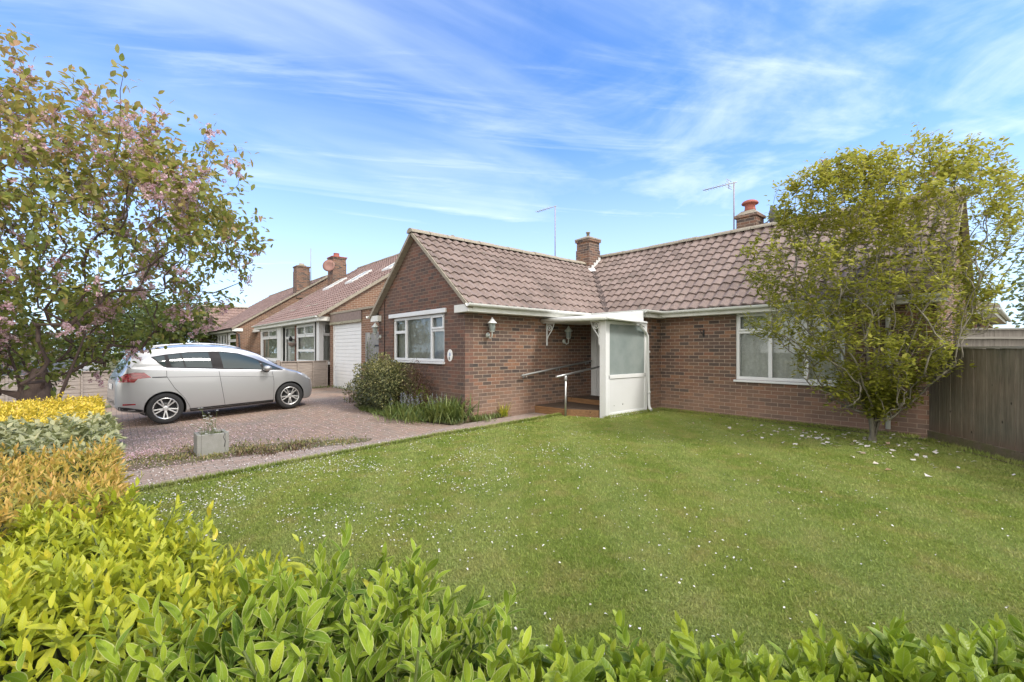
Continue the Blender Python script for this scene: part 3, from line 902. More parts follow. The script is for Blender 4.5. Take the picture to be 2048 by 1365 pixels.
# windows and door
w1 = window(house, 'y', YG, -1, *WIN1, bars=(-9.87, -8.70), vents=((-8.66, -8.19, 1.83),), name='window')
mb = MB(); mb.box(-10.42, -9.91, YG + .03, YG + .09, 1.79, 1.86); mb.build('transom', M['upvc'], w1, bevel=.005)
mb = MB(); mb.box(-10.62, -8.03, YG - .05, YG - .001, 2.175, 2.272); mb.build('window_head', M['upvc'], house, bevel=.008)
w2 = window(house, 'y', YM, -1, *WIN2, bars=(-3.406, -2.79), vents=((-3.99, -3.45, 1.765), (-2.74, -2.25, 1.765)), name='window')
dr = MB()
dr.box(-7.37, -7.29, YD + .05, YD + .12, .27, 2.12); dr.box(-5.99, -5.91, YD + .05, YD + .12, .27, 2.12); dr.box(-7.29, -5.99, YD + .05, YD + .12, 2.05, 2.12)
dr.box(-7.29, -7.2, YD + .055, YD + .115, .27, 2.05); dr.box(-6.3, -6.22, YD + .055, YD + .115, .27, 2.05); dr.box(-6.22, -5.99, YD + .07, YD + .1, .27, 2.05)
dr.box(-7.37, -5.91, YD + .02, YD + .13, .235, .268)
frm = dr.build('door_frame', M['upvc'], house, bevel=.006)
mb = MB(); mb.box(-7.195, -6.305, YD + .07, YD + .11, .275, 2.045)
for (a, b, c, d) in ((-7.06, -6.44, .38, .84),):
    for w in (0,):
        mb.box(a, b, YD + .06, YD + .0695, c, c + .03); mb.box(a, b, YD + .06, YD + .0695, d - .03, d); mb.box(a, a + .03, YD + .06, YD + .0695, c + .03, d - .03); mb.box(b - .03, b, YD + .06, YD + .0695, c + .03, d - .03)
door = mb.build('front_door', M['door'], house, bevel=.004)
arch = [(-7.04, .99)] + [(-6.46, .99)] + [(-6.75 + .29 * math.cos(t), 1.52 + .24 * math.sin(t)) for t in np.linspace(0, math.pi, 12)]
mb = MB(); mb.prism(arch, 'y', YD + .062, YD + .0695); mb.build('door_glass', M['car_glass'], door)
mb = MB(); mb.box(-6.93, -6.63, YD + .055, YD + .0695, .885, .935); mb.build('letter_plate', M['chrome'], door)
mb = MB(); mb.box(-6.4, -6.36, YD + .052, YD + .0695, 1.1, 1.3); mb.tube([(-6.38, YD + .05, 1.22), (-6.38, YD + .02, 1.22), (-6.5, YD + .02, 1.22)], .01, 8); mb.build('door_handle', M['chrome'], door)
mb = MB(); mb.box(-7.37, -5.97, 9.12, 9.3, .0, .235); mb.build('threshold', M['concrete'], house)

# ================================================================ porch
porch = thing('porch', (-6.5, 7.7, 0.0), 'white lean-to porch canopy with a half-glazed side screen beside the front door', 'porch')
mb = MB()   # canopy: sloping sheet, back upstand, wedge side
za, zb = 2.1, 2.24
x0, x1 = XG1 + .01, XA + .17
mb.add([(x0, 7.34, za), (x1, 7.34, za), (x1, 8.6, zb), (x0, 8.6, zb), (x0, 7.34, za - .03), (x1, 7.34, za - .03), (x1, 8.6, zb - .03), (x0, 8.6, zb - .03)],
       [(0, 1, 2, 3), (7, 6, 5, 4), (0, 4, 5, 1), (1, 5, 6, 2), (2, 6, 7, 3), (3, 7, 4, 0)])
mb.box(x0, x1, 7.37, 8.6, 2.005, 2.03)
mb.box(x0, x0 + .02, 7.39, 8.62, 2.031, 2.2)
mb.build('canopy', M['soffit'], porch, bevel=.003)
mb = MB(); mb.prism([(7.40, 2.0), (8.62, 2.0), (8.62, 2.235), (7.40, 2.075)], 'x', x1 + .001, x1 + .02)
mb.build('side_board', M['upvc'], porch, bevel=.003)
mb = MB()
mb.tube([(x0, 7.315, 2.065), (x1 + .03, 7.315, 2.04)], .05, 12); mb.box(x0, x1 + .02, 7.33, 7.365, 2.0, 2.11)
mb.tube([(x1 + .045, 7.28, 2.035), (x1 + .045, 8.7, 1.985)], .028, 10)
mb.build('canopy_gutter', M['gutter'], porch)
px = XA + .01; ya, yb = 7.60, 8.93
mb = MB()
mb.box(px - .13, px + .03, ya - .10, ya, -.02, 2.0)                     # corner post
mb.box(px - .03, px + .03, yb, yb + .07, -.02, 2.0)
mb.box(px - .03, px + .03, ya, yb, .04, .10); mb.box(px - .03, px + .03, ya, yb, .80, .88); mb.box(px - .03, px + .03, ya, yb, 1.93, 2.0)
mb.box(px - .03, px + .03, ya, ya + .03, .1, 1.93); mb.box(px - .03, px + .03, yb - .03, yb, .1, 1.93)
scr = mb.build('side_screen', M['upvc'], porch, bevel=.006)
mb = MB(); mb.box(px - .04, px + .085, ya - .04, yb + .06, -.005, .038); mb.build('screen_sill', M['upvc'], scr, bevel=.012)
mb = MB(); mb.box(px - .012, px + .012, ya + .03, yb - .03, .88, 1.93); mb.build('screen_glass', M['obscure'], scr)
mb = MB(); mb.box(px - .014, px + .014, ya + .03, yb - .03, .1, .8)
mb.build('lower_panel', M['door'], scr)
mb = MB(); mb.lathe([(.02, 0), (.012, .003)], (px + .0145, ya + .5, .25), (1, 0, 0), 8); mb.build('scuff', M['steel_dark'], scr); mb = MB(); mb.lathe([(.012, 0), (.008, .003)], (px + .0145, ya + .2, .24), (1, 0, 0), 8)
mb.build('scuff', M['steel_dark'], scr)
def bracket(parent, x, y, dx):
    """decorative cast bracket: upright, top arm, strut and wheel"""
    mb = MB()
    mb.box(x - .012, x + .012, y - .012, y + .012, 1.53, 2.0)
    mb.box(x + dx * .013, x + dx * .24, y - .012, y + .012, 1.976, 2.0)
    mb.tube([(x, y, 1.62), (x + dx * .05, y, 1.72), (x + dx * .16, y, 1.85), (x + dx * .22, y, 1.975)], .011, 8)
    cx_, cz = x + dx * .085, 1.9
    mb.tube([(cx_ + .06 * math.cos(t), y, cz + .06 * math.sin(t)) for t in np.linspace(0, 2 * math.pi, 17)], .009, 6)
    for t in (0, math.pi / 3, 2 * math.pi / 3):
        mb.tube([(cx_ - .055 * math.cos(t), y, cz - .055 * math.sin(t)), (cx_ + .055 * math.cos(t), y, cz + .055 * math.sin(t))], .006, 6)
    mb.lathe([(.018, 0), (.014, -.03), (0, -.045)], (x, y, 1.53), seg=8)
    return mb.build('bracket', M['upvc'], parent)
bracket(porch, XG1 + .03, 7.45, 1); bracket(porch, px - .15, 7.52, -1)

# decking steps
deck = thing('decking_steps', (-6.6, 7.9, 0.0), 'two low timber decking steps under the porch with orange-brown edges', 'steps')
mb = MB()
mb.prism([(XG1 + .01, 7.08), (-6.45, 7.13), (px - .16, 7.5), (px - .16, 8.16), (XG1 + .01, 8.16)], 'z', -.03, .148)
mb.build('lower_step', M['deck'], deck, bevel=.008)
mb = MB()
mb.prism([(XG1 + .01, 7.10), (-6.45, 7.15), (px - .16, 7.52), (px - .16, 8.12), (XG1 + .01, 8.12)], 'z', .149, .165)
mb.build('lower_tread', M['deck_top'], deck)
mb = MB(); mb.box(XG1 + .01, px - .05, 8.165, 8.2, .0, .262); mb.build('upper_riser', M['deck'], deck, bevel=.006)
mb = MB()
for i in range(6): mb.box(XG1 + .01, px - .05, 8.205 + i * .13, 8.33 + i * .13, .05, .262)
mb.build('upper_tread', M['deck_top'], deck)

# hand rails
hr = thing('handrail', (XG1, 6.6, .8), 'grey metal handrail fixed sloping along the side wall of the bungalow', 'handrail')
mb = MB(); mb.tube([(XG1 + .09, 6.6, .84), (XG1 + .09, 8.96, 1.125)], .022, 12)
mb.build('rail', M['steel_dark'], hr)
for y in (6.75, 7.8, 8.85):
    z = .84 + (y - 6.6) * .121; mb = MB()
    mb.tube([(XG1 + .09, y, z - .02), (XG1 + .09, y, z - .06), (XG1 + .005, y, z - .06)], .009, 8); mb.lathe([(.03, .001), (.03, .008)], (XG1, y, z - .06), (1, 0, 0), 12)
    mb.build('wall_bracket', M['steel_dark'], hr)
hp = thing('handrail', (-6.42, 7.05, 0), 'galvanised steel handrail on a post in front of the porch steps', 'handrail')
mb = MB(); mb.tube([(-6.42, 7.06, -.03), (-6.42, 7.06, .83)], .021, 12); mb.build('post', M['steel'], hp)
mb = MB(); mb.lathe([(.03, .76), (.033, .78), (.033, .84), (.026, .86)], (-6.42, 7.06, 0), seg=12); mb.build('post_clamp', M['steel'], hp)
mb = MB(); mb.tube([(-6.42, 6.78, .845), (-6.42, 7.06, .88), (-6.42, 8.6, 1.07)], .022, 12); mb.build('rail', M['steel'], hp)

# house number plaque
pq = thing('house_plaque', (-7.9, YG, 1.28), 'small white oval house plaque with blue and grey marks between window and corner', 'plaque')
mb = MB(); n = 28
mb.prism([(-7.9 + .095 * math.cos(t), 1.285 + .125 * math.sin(t)) for t in np.linspace(0, 2 * math.pi, n, endpoint=False)], 'y', YG - .014, YG - .001)
mb.build('plate', M['plaque'], pq, bevel=.004)
mb = MB(); mb.prism([(-7.9 + .034 * math.cos(t), 1.305 + .04 * math.sin(t)) for t in np.linspace(0, 2 * math.pi, 16, endpoint=False)], 'y', YG - .0165, YG - .0145); mb.build('blue_mark', M['plaque_blue'], pq)
mb = MB(); mb.prism([(-7.918 + .024 * math.cos(t), 1.225 + .038 * math.sin(t)) for t in np.linspace(0, 2 * math.pi, 16, endpoint=False)], 'y', YG - .0165, YG - .0145); mb.build('grey_mark', M['plaque_dark'], pq)
sc_ = thing('wall_bracket', (-4.72, YM, 1.75), 'small dark iron hanging-basket bracket on the brick beside the large window', 'bracket')
mb = MB(); mb.box(-4.735, -4.705, YM - .012, YM - .001, 1.68, 1.84); mb.tube([(-4.72, YM - .01, 1.82), (-4.74, YM - .09, 1.84), (-4.76, YM - .15, 1.82), (-4.76, YM - .16, 1.86)], .008, 6); mb.tube([(-4.72, YM - .01, 1.7), (-4.735, YM - .08, 1.76), (-4.75, YM - .12, 1.83)], .007, 6)
mb.build('scroll_arm', M['iron'], sc_)


# wall lanterns ----------------------------------------------------------
def lantern(x, y, z, n, label, swan=False):
    """n: outward direction (2-D unit). classic coach lantern with bell roof on a cast arm"""
    t = thing('wall_lantern', (x, y, z), label, 'lantern', 'wall lanterns on the bungalow')
    nx, ny = n; tx, ty = -ny, nx
    def Q(a, b, h): return (x + nx * a + tx * b, y + ny * a + ty * b, z + h)
    mb = MB(); mb.lathe([(.05, .001), (.055, .01), (.04, .03), (.0, .035)], Q(0, 0, -.12), (nx, ny, 0), 14)
    mb.tube([Q(.03, 0, -.12), Q(.08, 0, -.19), Q(.14, 0, -.17), Q(.15, 0, -.1), Q(.15, 0, -.06)], .013, 8)
    mb.build('arm', M['lantern'], t)
    mb = MB(); c = Q(.15, 0, 0)
    mb.lathe([(.03, -.06), (.05, -.05), (.052, -.04)], c, seg=12)
    for k in range(6):
        a = k * math.pi / 3
        mb.tube([(c[0] + .048 * math.cos(a), c[1] + .048 * math.sin(a), c[2] - .04), (c[0] + .068 * math.cos(a), c[1] + .068 * math.sin(a), c[2] + .11)], .004, 5)
    mb.lathe([(.074, .108), (.076, .116), (.07, .12)], c, seg=12, cap=False)
    mb.build('cage', M['lantern'], t)
    mb = MB(); mb.lathe([(.044, -.035), (.064, .105)], c, seg=6, smooth=False); mb.build('lamp_glass', M['obscure'], t)
    mb = MB(); mb.lathe([(.1, .115), (.095, .13), (.055, .165), (.035, .2), (.03, .205), (.016, .215), (.018, .23), (.0, .245)], c, seg=16); mb.build('lantern_roof', M['upvc'] if swan else M['lantern'], t)
    return t
lantern(-11.17, YG, 1.86, (0, -1), 'pale coach lantern at the left end of the front gable beside the gate')
lantern(XG1, 5.75, 1.82, (1, 0), 'silvery wall lantern with a bright bell top on the side wall near the corner', True)
lantern(XG1, 8.05, 1.72, (1, 0), 'shaded grey lantern on the brick wall under the porch canopy')


# aerials ----------------------------------------------------------------
def aerial(x, y, z0, z1, boom, label, refl=True):
    t = thing('tv_aerial', (x, y, z0), label, 'aerial')
    mb = MB(); mb.tube([(x, y, z0), (x, y, z1)], .018, 8); mb.build('mast', M['rustpole'], t)
    mb = MB(); zz = z1 - .02; dx = -1
    mb.tube([(x + .08, y, zz), (x - boom, y, zz + .02)], .011, 6)
    for i in range(9):
        xx = x - .18 - (boom - .22) * i / 8
        mb.tube([(xx, y - .11, zz + .012), (xx, y + .11, zz + .012)], .006, 5)
    if refl:
        for k in (-.1, -.04, .04, .1): mb.tube([(x - .13, y - .16, zz + k), (x - .13, y + .16, zz + k)], .007, 5)
        mb.tube([(x - .13, y, zz - .12), (x - .13, y, zz + .12)], .01, 5)
    mb.build('antenna', M['aerial'], t)
    return t
aerial(-5.12, 12.06, 4.3, 5.74, .82, 'tall television aerial beside the chimney with the red pot')
aerial(-11.08, 11.64, 4.2, 6.46, .95, 'slim television aerial on a pole behind the ridge of the front gable', False)
dt = thing('satellite_dish', (-4.5, 12.3, 4.5), 'dark satellite dish seen edge-on behind the chimney with the red pot', 'satellite dish')
mb = MB()
mb.lathe([(.0, .0), (.12, .012), (.22, .05), (.29, .1), (.292, .106), (.22, .058), (.1, .018), (0, .008)], (-4.36, 12.35, 4.68), (.75, .6, .2), 24)
mb.build('reflector', M['dish'], dt)
mb = MB(); mb.tube([(-4.55, 12.3, 4.55), (-4.42, 12.33, 4.6), (-4.36, 12.35, 4.68)], .018, 8); mb.tube([(-4.36, 12.35, 4.66), (-4.2, 12.5, 4.5), (-4.02, 12.63, 4.7)], .012, 6); mb.build('dish_arm', M['dish'], dt)
# ================================================================ next-door house (left)
h2 = thing('neighbour_house', (-22.8, 9, 0), 'steep-roofed brick house next door with rooflights and white bay windows', 'house')
mb = MB(); mb.wall('x', -17.6, -17.8, 6.2, 17, -.1, 2.7); mb.prism([(5.75, 2.66), (17.4, 2.66), (11.6, 6.42)], 'x', -17.602, -17.8)
mb.wall('y', 7.0, 7.2, -28.0, -17.8, -.1, 2.7); mb.wall('x', -28.0, -27.8, 7.2, 17, -.1, 2.7); mb.prism([(7.2, 2.66), (17, 2.66), (11.6, 6.35)], 'x', -27.998, -27.8)
mb.build('wall', M['brick_orange'], h2)
mb = MB(); mb.box(-28.9, -28.05, 6.3, 7.1, -.1, 2.45); mb.build('porch_wall', M['brick_red'], h2)
pitch = .655; zl = 2.68; ye, yr = 5.68, 11.62; slp = math.hypot(yr - ye, pitch * (yr - ye))
rf2 = tile_slope('roof', h2, M['tile_far'], (-28.2, ye, zl), (1, 0, 0), unit((0, 1, pitch)), 10.72, slp, period=.26, course=.31, spp=6)
rb2 = tile_slope('rb', h2, M['tile_far'], (-28.2, 2 * yr - ye, zl), (1, 0, 0), unit((0, -1, pitch)), 10.72, slp, period=.26, course=.31, spp=3)
merge_into(rf2, [rb2])
mb = MB(); ridge(mb, (-28.2, yr, zl + pitch * (yr - ye)), (-17.48, yr, zl + pitch * (yr - ye)), .14, .5)
mb.build('ridge_tiles', M['cement'], rf2); mb = MB(); mb.bar((-17.52, ye - .02, zl - .03), (-17.52, yr, zl - .02 + pitch * (yr - ye)), .14, .1, up=(0, -pitch, 1)); mb.build('verge', M['cement'], rf2); mb = MB(); mb.bar((-28.16, ye - .02, zl - .03), (-28.16, yr, zl - .02 + pitch * (yr - ye)), .14, .1, up=(0, -pitch, 1))
mb.build('verge', M['cement'], rf2)
def roofz(y): return zl + pitch * (y - ye)
for (a, b, c, d) in ((-26.3, -25.3, 8.75, 9.75), (-23.0, -22.0, 8.75, 9.75), (-19.5, -18.7, 9.1, 9.9)):
    mb = MB()
    for (p, q, r_, s_) in ((a, b, c, c + .07), (a, b, d - .07, d), (a, a + .07, c + .07, d - .07), (b - .07, b, c + .07, d - .07)):
        vs = [(p, r_, roofz(r_) + .02), (q, r_, roofz(r_) + .02), (q, s_, roofz(s_) + .02), (p, s_, roofz(s_) + .02)]
        vs += [(x, y, z + .1) for x, y, z in vs]
        mb.add(vs, [(3, 2, 1, 0), (4, 5, 6, 7), (0, 1, 5, 4), (1, 2, 6, 5), (2, 3, 7, 6), (3, 0, 4, 7)])
    sk = mb.build('skylight', M['lead'], rf2)
    mb = MB(); mb.add([(a + .06, c + .06, roofz(c + .06) + .09), (b - .06, c + .06, roofz(c + .06) + .09), (b - .06, d - .06, roofz(d - .06) + .09), (a + .06, d - .06, roofz(d - .06) + .09)], [(0, 1, 2, 3)])
    mb.build('pane', M['obscure'], sk)
for (a, b, y) in ((-24.8, -23.9, 6.6), (-22.9, -22.1, 6.75), (-21.6, -21.0, 6.7)):
    mb = MB(); mb.add([(a, y, roofz(y) + .05), (b, y, roofz(y) + .05), (b, y + .12, roofz(y + .12) + .05), (a, y + .12, roofz(y + .12) + .05)], [(0, 1, 2, 3)]); mb.build('lichen_patch', M['cement'], rf2)
c2 = chimney(rf2, -27.8, -26.95, 9.55, 10.35, 5.0, 6.85, M['brick'])
mb = MB(); mb.box(-27.85, -26.9, 9.5, 10.4, 6.852, 6.9); mb.lathe([(.2, 6.9), (.17, 7.0), (.16, 7.12), (.18, 7.14), (0, 7.15)], (-27.35, 9.9, 0), seg=14); mb.build('chimney_pot', M['terracotta'], c2)
mb = MB(); mb.lathe([(0, 0), (.2, .03), (.36, .1), (.362, .105), (.2, .037), (0, .008)], (-27.15, 9.42, 6.3), (.75, -.65, .15), 20); mb.build('satellite_dish', M['reddish_dish'], c2)
mb = MB(); mb.box(-28.2, -17.75, 5.72, 5.74, 2.5, 2.66); mb.box(-28.2, -17.65, 5.74, 7.0, 2.5, 2.515); mb.box(-17.75, -17.61, 5.7, 6.15, 2.5, 2.66); mb.build('fascia', M['soffit'], h2)
mb = MB(); gutter(mb, (-28.3, 5.66, 2.68), (-17.66, 5.66, 2.68), .06); mb.box(-30.0, -28.25, 6.0, 6.3, 2.42, 2.58); mb.build('gutter', M['gutter'], h2)
mb = MB(); mb.box(-28.0, -27.75, 6.0, 6.1, -.1, 2.5); mb.box(-18.9, -18.45, 6.0, 6.1, -.1, 2.5); mb.box(-24.5, -23.95, 6.0, 6.1, -.1, 2.5)
mb.box(-27.75, -18.9, 6.0, 6.1, -.1, .85); mb.build('bay_frame', M['upvc'], h2)
window(h2, 'y', 6.0, -1, -27.75, -24.5, .85, 2.48, bars=(), vents=((-27.6, -26.2, 2.02), (-26.1, -24.7, 2.02)), curtain='blind', fr=.13, recess=.0)
window(h2, 'y', 6.0, -1, -21.4, -18.9, .85, 2.48, bars=(), vents=((-21.25, -20.25, 2.0), (-20.15, -19.05, 2.0)), curtain='curtain', fr=.12, recess=.0)
mb = MB(); mb.box(-21.3, -19.0, 6.03, 6.08, 1.32, 1.42); mb.build('window_bar', M['upvc'], h2)
window(h2, 'x', -18.45, 1, 6.1, 7.0, .85, 2.48, bars=(), vents=((6.2, 6.92, 2.0),), curtain='curtain', fr=.08, recess=.0)
mb = MB(); mb.box(-21.75, -21.45, 6.02, 6.3, -.1, 2.48); mb.build('brick_pier', M['brick_red'], h2)
window(h2, 'y', 6.18, -1, -23.9, -21.75, .6, 2.48, bars=(), vents=((-23.8, -21.85, 1.95),), curtain='curtain', fr=.07, recess=.0, name='porch_door')
hb = thing('hanging_ornament', (-21.6, 5.95, 1.75), 'dark bird ornament hanging on the brick pier between the neighbour windows', 'ornament')
mb = MB(); mb.lathe([(0, -.2), (.12, -.14), (.19, -.02), (.17, .0), (0, .0)], (-21.55, 5.85, 1.72), seg=12); mb.build('basket', M['clayhang'], hb)
mb = MB(); mb.lathe([(0, -.12), (.07, -.06), (.09, .02), (.05, .1), (.03, .16), (0, .18)], (-21.6, 5.82, 1.86), (.5, -.2, .8), 10); mb.build('bird', M['iron'], hb)

# ================================================================ garage
ga = thing('garage', (-15.5, 8, 0), 'flat-roofed brick garage with a white horizontal-boarded door between the two houses', 'garage')
mb = MB(); GD = (-17.45, -14.77, -.1, 2.32)
mb.wall('y', 6.17, 6.37, -17.598, -13.2, -.1, 2.72, [GD]); mb.wall('x', -13.2, -13.4, 6.37, 11, -.1, 2.72); mb.build('wall', M['brick_orange'], ga)
mb = MB(); mb.box(-17.65, -13.15, 6.1, 11, 2.722, 2.79); mb.build('roof', M['cement'], ga)
mb = MB()
zs = np.linspace(-.03, 2.3, 19)
for i in range(18): mb.box(-17.38, -14.84, 6.235 + .0, 6.27, zs[i] + .012, zs[i + 1]); 
mb.box(-17.38, -14.84, 6.255, 6.29, -.03, 2.3)
gd = mb.build('garage_door', M['upvc'], ga, bevel=.005)
mb = MB(); mb.box(-17.45, -17.38, 6.2, 6.3, -.05, 2.32); mb.box(-14.84, -14.77, 6.2, 6.3, -.05, 2.32); mb.box(-17.38, -14.84, 6.2, 6.3, 2.3, 2.32); mb.build('door_frame', M['upvc'], ga, bevel=.004)
mb = MB(); mb.box(-17.6, -14.68, 6.12, 6.168, 2.43, 2.715); mb.build('cladding', M['clayhang'], ga)
mb = MB()
for i in range(20):
    x = -17.6 + i * .146; mb.box(x, x + .135, 6.11, 6.168, 2.325 + random.uniform(0, .015), 2.425)
mb.build('lintel', M['pebble'], ga, bevel=.01)

# gate -------------------------------------------------------------------
gt = thing('side_gate', (-12.0, 5.5, 0), 'grey wooden side gate with a rounded top between garage and bungalow', 'gate')
mb = MB(); n = 7; gx0, gx1 = -12.62, -11.78
for i in range(n):
    a = gx0 + (gx1 - gx0) * i / n; b = gx0 + (gx1 - gx0) * (i + 1) / n - .008
    def arcz(x): u_ = (x - (gx0 + gx1) / 2) / ((gx1 - gx0) / 2); return 1.62 + .3 * math.sqrt(max(0, 1 - u_ * u_))
    mb.prism([(a, .03), (b, .03), (b, arcz(b)), ((a + b) / 2, arcz((a + b) / 2)), (a, arcz(a))], 'y', 5.5, 5.525)
mb.build('boards', M['gate'], gt)
mb = MB(); mb.box(-11.76, -11.64, 5.46, 5.56, -.05, 2.0); mb.build('post', M['gate'], gt)
mb = MB(); mb.box(-12.78, -12.66, 5.46, 5.56, -.05, 1.9); mb.build('post', M['gate'], gt)
for z in (.5, 1.5):
    mb = MB(); mb.box(-12.2, -11.7, 5.485, 5.498, z, z + .04); mb.lathe([(.025, -.02), (.025, .06)], (-11.74, 5.47, z), seg=8); mb.build('hinge', M['iron'], gt)
mb = MB(); mb.box(-11.63, -11.3, 5.49, 5.52, 0, 1.9); mb.build('infill_board', M['gate'], gt)

# ================================================================ house beyond
h3 = thing('neighbour_house', (-36, 9, 0), 'farther brick bungalow with a small front wing behind the silver car', 'house')
mb = MB(); mb.wall('x', -30.0, -30.2, 5.2, 16, -.1, 2.7); mb.prism([(5.0, 2.62), (16.6, 2.62), (10.3, 6.1)], 'x', -30.002, -30.2); mb.build('gable_wall', M['brick_orange'], h3)
mb = MB(); mb.wall('y', 5.6, 5.8, -40.2, -30.2, -.1, 2.6); mb.wall('y', 4.7, 4.9, -43.9, -40.2, -.1, 2.4); mb.prism([(-43.9, 2.4), (-40.2, 2.4), (-42.05, 4.6)], 'y', 4.7, 4.9); mb.wall('x', -40.2, -40.4, 4.9, 5.8, -.1, 2.5); mb.build('wall', M['brick_red'], h3)
sl3 = math.hypot(5.3, 5.3 * .66)
r5 = tile_slope('roof', h3, M['tile_far'], (-44.3, 4.95, 2.64), (1, 0, 0), unit((0, 1, .66)), 14.4, sl3, period=.26, course=.31, spp=5,
                clip=lambda c: ~((c[:, 0] < -39.9) & (c[:, 2] < 4.75 - 1.15 * np.abs(c[:, 0] + 42.05))))
r6 = tile_slope('r6', h3, M['tile_far'], (-44.3, 15.55, 2.64), (1, 0, 0), unit((0, -1, .66)), 14.4, sl3, period=.26, course=.31, spp=3)
r7 = tile_slope('r7', h3, M['tile_far'], (-39.9, 4.6, 2.42), (0, 1, 0), unit((-1, 0, 1.1)), 5, math.hypot(2.15, 2.37), period=.26, course=.31, spp=5)
r8 = tile_slope('r8', h3, M['tile_far'], (-44.2, 4.6, 2.42), (0, 1, 0), unit((1, 0, 1.1)), 5, math.hypot(2.15, 2.37), period=.26, course=.31, spp=3)
merge_into(r5, [r6, r7, r8])
mb = MB(); ridge(mb, (-44.3, 10.25, 6.14), (-29.9, 10.25, 6.14), .14, .5); mb.build('ridge_tiles', M['cement'], r5); mb = MB(); ridge(mb, (-42.05, 4.55, 4.79), (-42.05, 8.1, 4.79), .14, .5); mb.build('ridge_tiles', M['cement'], r5); mb = MB()
mb.bar((-29.95, 4.95, 2.6), (-29.95, 10.25, 6.1), .14, .1, up=(0, -.66, 1)); mb.build('verge', M['cement'], r5)
c3 = chimney(r5, -30.7, -29.95, 8.4, 9.2, 4.6, 6.62, M['brick'])
mb = MB(); mb.lathe([(.25, 6.62), (.28, 6.7), (.17, 6.72), (.16, 6.82), (0, 6.83)], (-30.3, 8.8, 0), seg=12); mb.build('chimney_pot', M['cement'], c3)
mb = MB(); mb.tube([(-29.8, 9.2, 5.5), (-29.8, 9.2, 7.75)], .025, 6); mb.build('mast', M['rustpole'], c3)
mb = MB(); mb.box(-40, -30.1, 5.0, 5.02, 2.48, 2.62); mb.box(-40, -30.0, 5.02, 5.6, 2.48, 2.495); mb.box(-30.15, -29.93, 4.98, 5.5, 2.46, 2.63); mb.build('fascia', M['soffit'], h3)
mb = MB(); gutter(mb, (-40, 4.93, 2.64), (-30, 4.93, 2.64), .06); mb.tube([(-30.3, 4.95, 2.55), (-30.2, 5.1, 2.4), (-29.93, 5.3, 2.3), (-29.93, 5.4, 0)], .04, 8); mb.build('gutter', M['black'], h3)
window(h3, 'y', 5.3, -1, -39.6, -34.0, .6, 2.46, bars=(-38.4, -37.2, -36.0, -35.0), vents=((-39.5, -38.5, 1.9), (-36.9, -36.1, 1.9)), curtain='curtain', fr=.12, recess=0)
window(h3, 'y', 5.3, -1, -33.2, -30.3, .6, 2.46, bars=(), vents=((-33.1, -30.4, 1.95),), curtain='curtain', fr=.14, recess=0)
window(h3, 'y', 4.68, -1, -42.8, -41.2, 1.0, 2.1, bars=(-42,), curtain='curtain', fr=.12, recess=0)

# ================================================================ house behind on the right
h4 = thing('neighbour_house', (-3, 20, 0), 'hipped-roof brick house with a white corner window behind the right-hand fence', 'house')
mb = MB(); mb.wall('y', 18.3, 18.5, -9, -1.1, -.1, 2.5, [(-1.75, -1.2, 1.1, 2.42)]); mb.wall('x', -1.1, -1.3, 18.5, 26, -.1, 2.5, [(18.75, 20.1, 1.1, 2.42)]); mb.build('wall', M['brick_red'], h4)
mb = MB(); A = (-9, 17.95, 2.52); B = (-.7, 17.95, 2.52); Cc = (-.7, 26.4, 2.52); T1 = (-9, 22.2, 4.6); T2 = (-4.9, 22.2, 4.6)
mb.add([A, B, Cc, T1, T2, (-9, 26.4, 2.52)], [(0, 1, 4, 3), (1, 2, 4), (2, 5, 3, 4)]); rf4 = mb.build('roof', M['tile_far'], h4)
mb = MB(); mb.tube([B, T2], .12, 8); mb.build('hip_tiles', M['cement'], rf4)
mb = MB(); mb.box(-9, -.75, 17.98, 18.0, 2.38, 2.52); mb.box(-.75, -.73, 17.98, 26, 2.38, 2.52); mb.box(-9, -.75, 18.0, 18.298, 2.38, 2.395); mb.box(-1.098, -.75, 18.3, 26, 2.38, 2.395); mb.build('fascia', M['soffit'], h4)
mb = MB(); gutter(mb, (-9, 17.9, 2.53), (-.66, 17.9, 2.53), .06); mb.build('gutter', M['gutter'], h4); mb = MB(); gutter(mb, (-.66, 17.9, 2.53), (-.66, 26, 2.53), .06); mb.build('gutter', M['gutter'], h4)
window(h4, 'y', 18.3, -1, -1.75, -1.2, 1.1, 2.42, bars=(), curtain=None, fr=.07)
window(h4, 'x', -1.1, 1, 18.75, 20.1, 1.1, 2.42, bars=(19.2, 19.65), curtain=None, fr=.08)
h5 = thing('neighbour_house', (6, 34, 0), 'distant low house roof glimpsed under the trees at the far right', 'house')
mb = MB(); mb.box(2, 12, 32, 38, -.1, 2.6); mb.build('wall', M['brick_red'], h5)
mb = MB(); mb.prism([(31.6, 2.55), (38.4, 2.55), (35, 4.4)], 'x', 1.7, 12.3); mb.build('roof', M['tile_far'], h5)

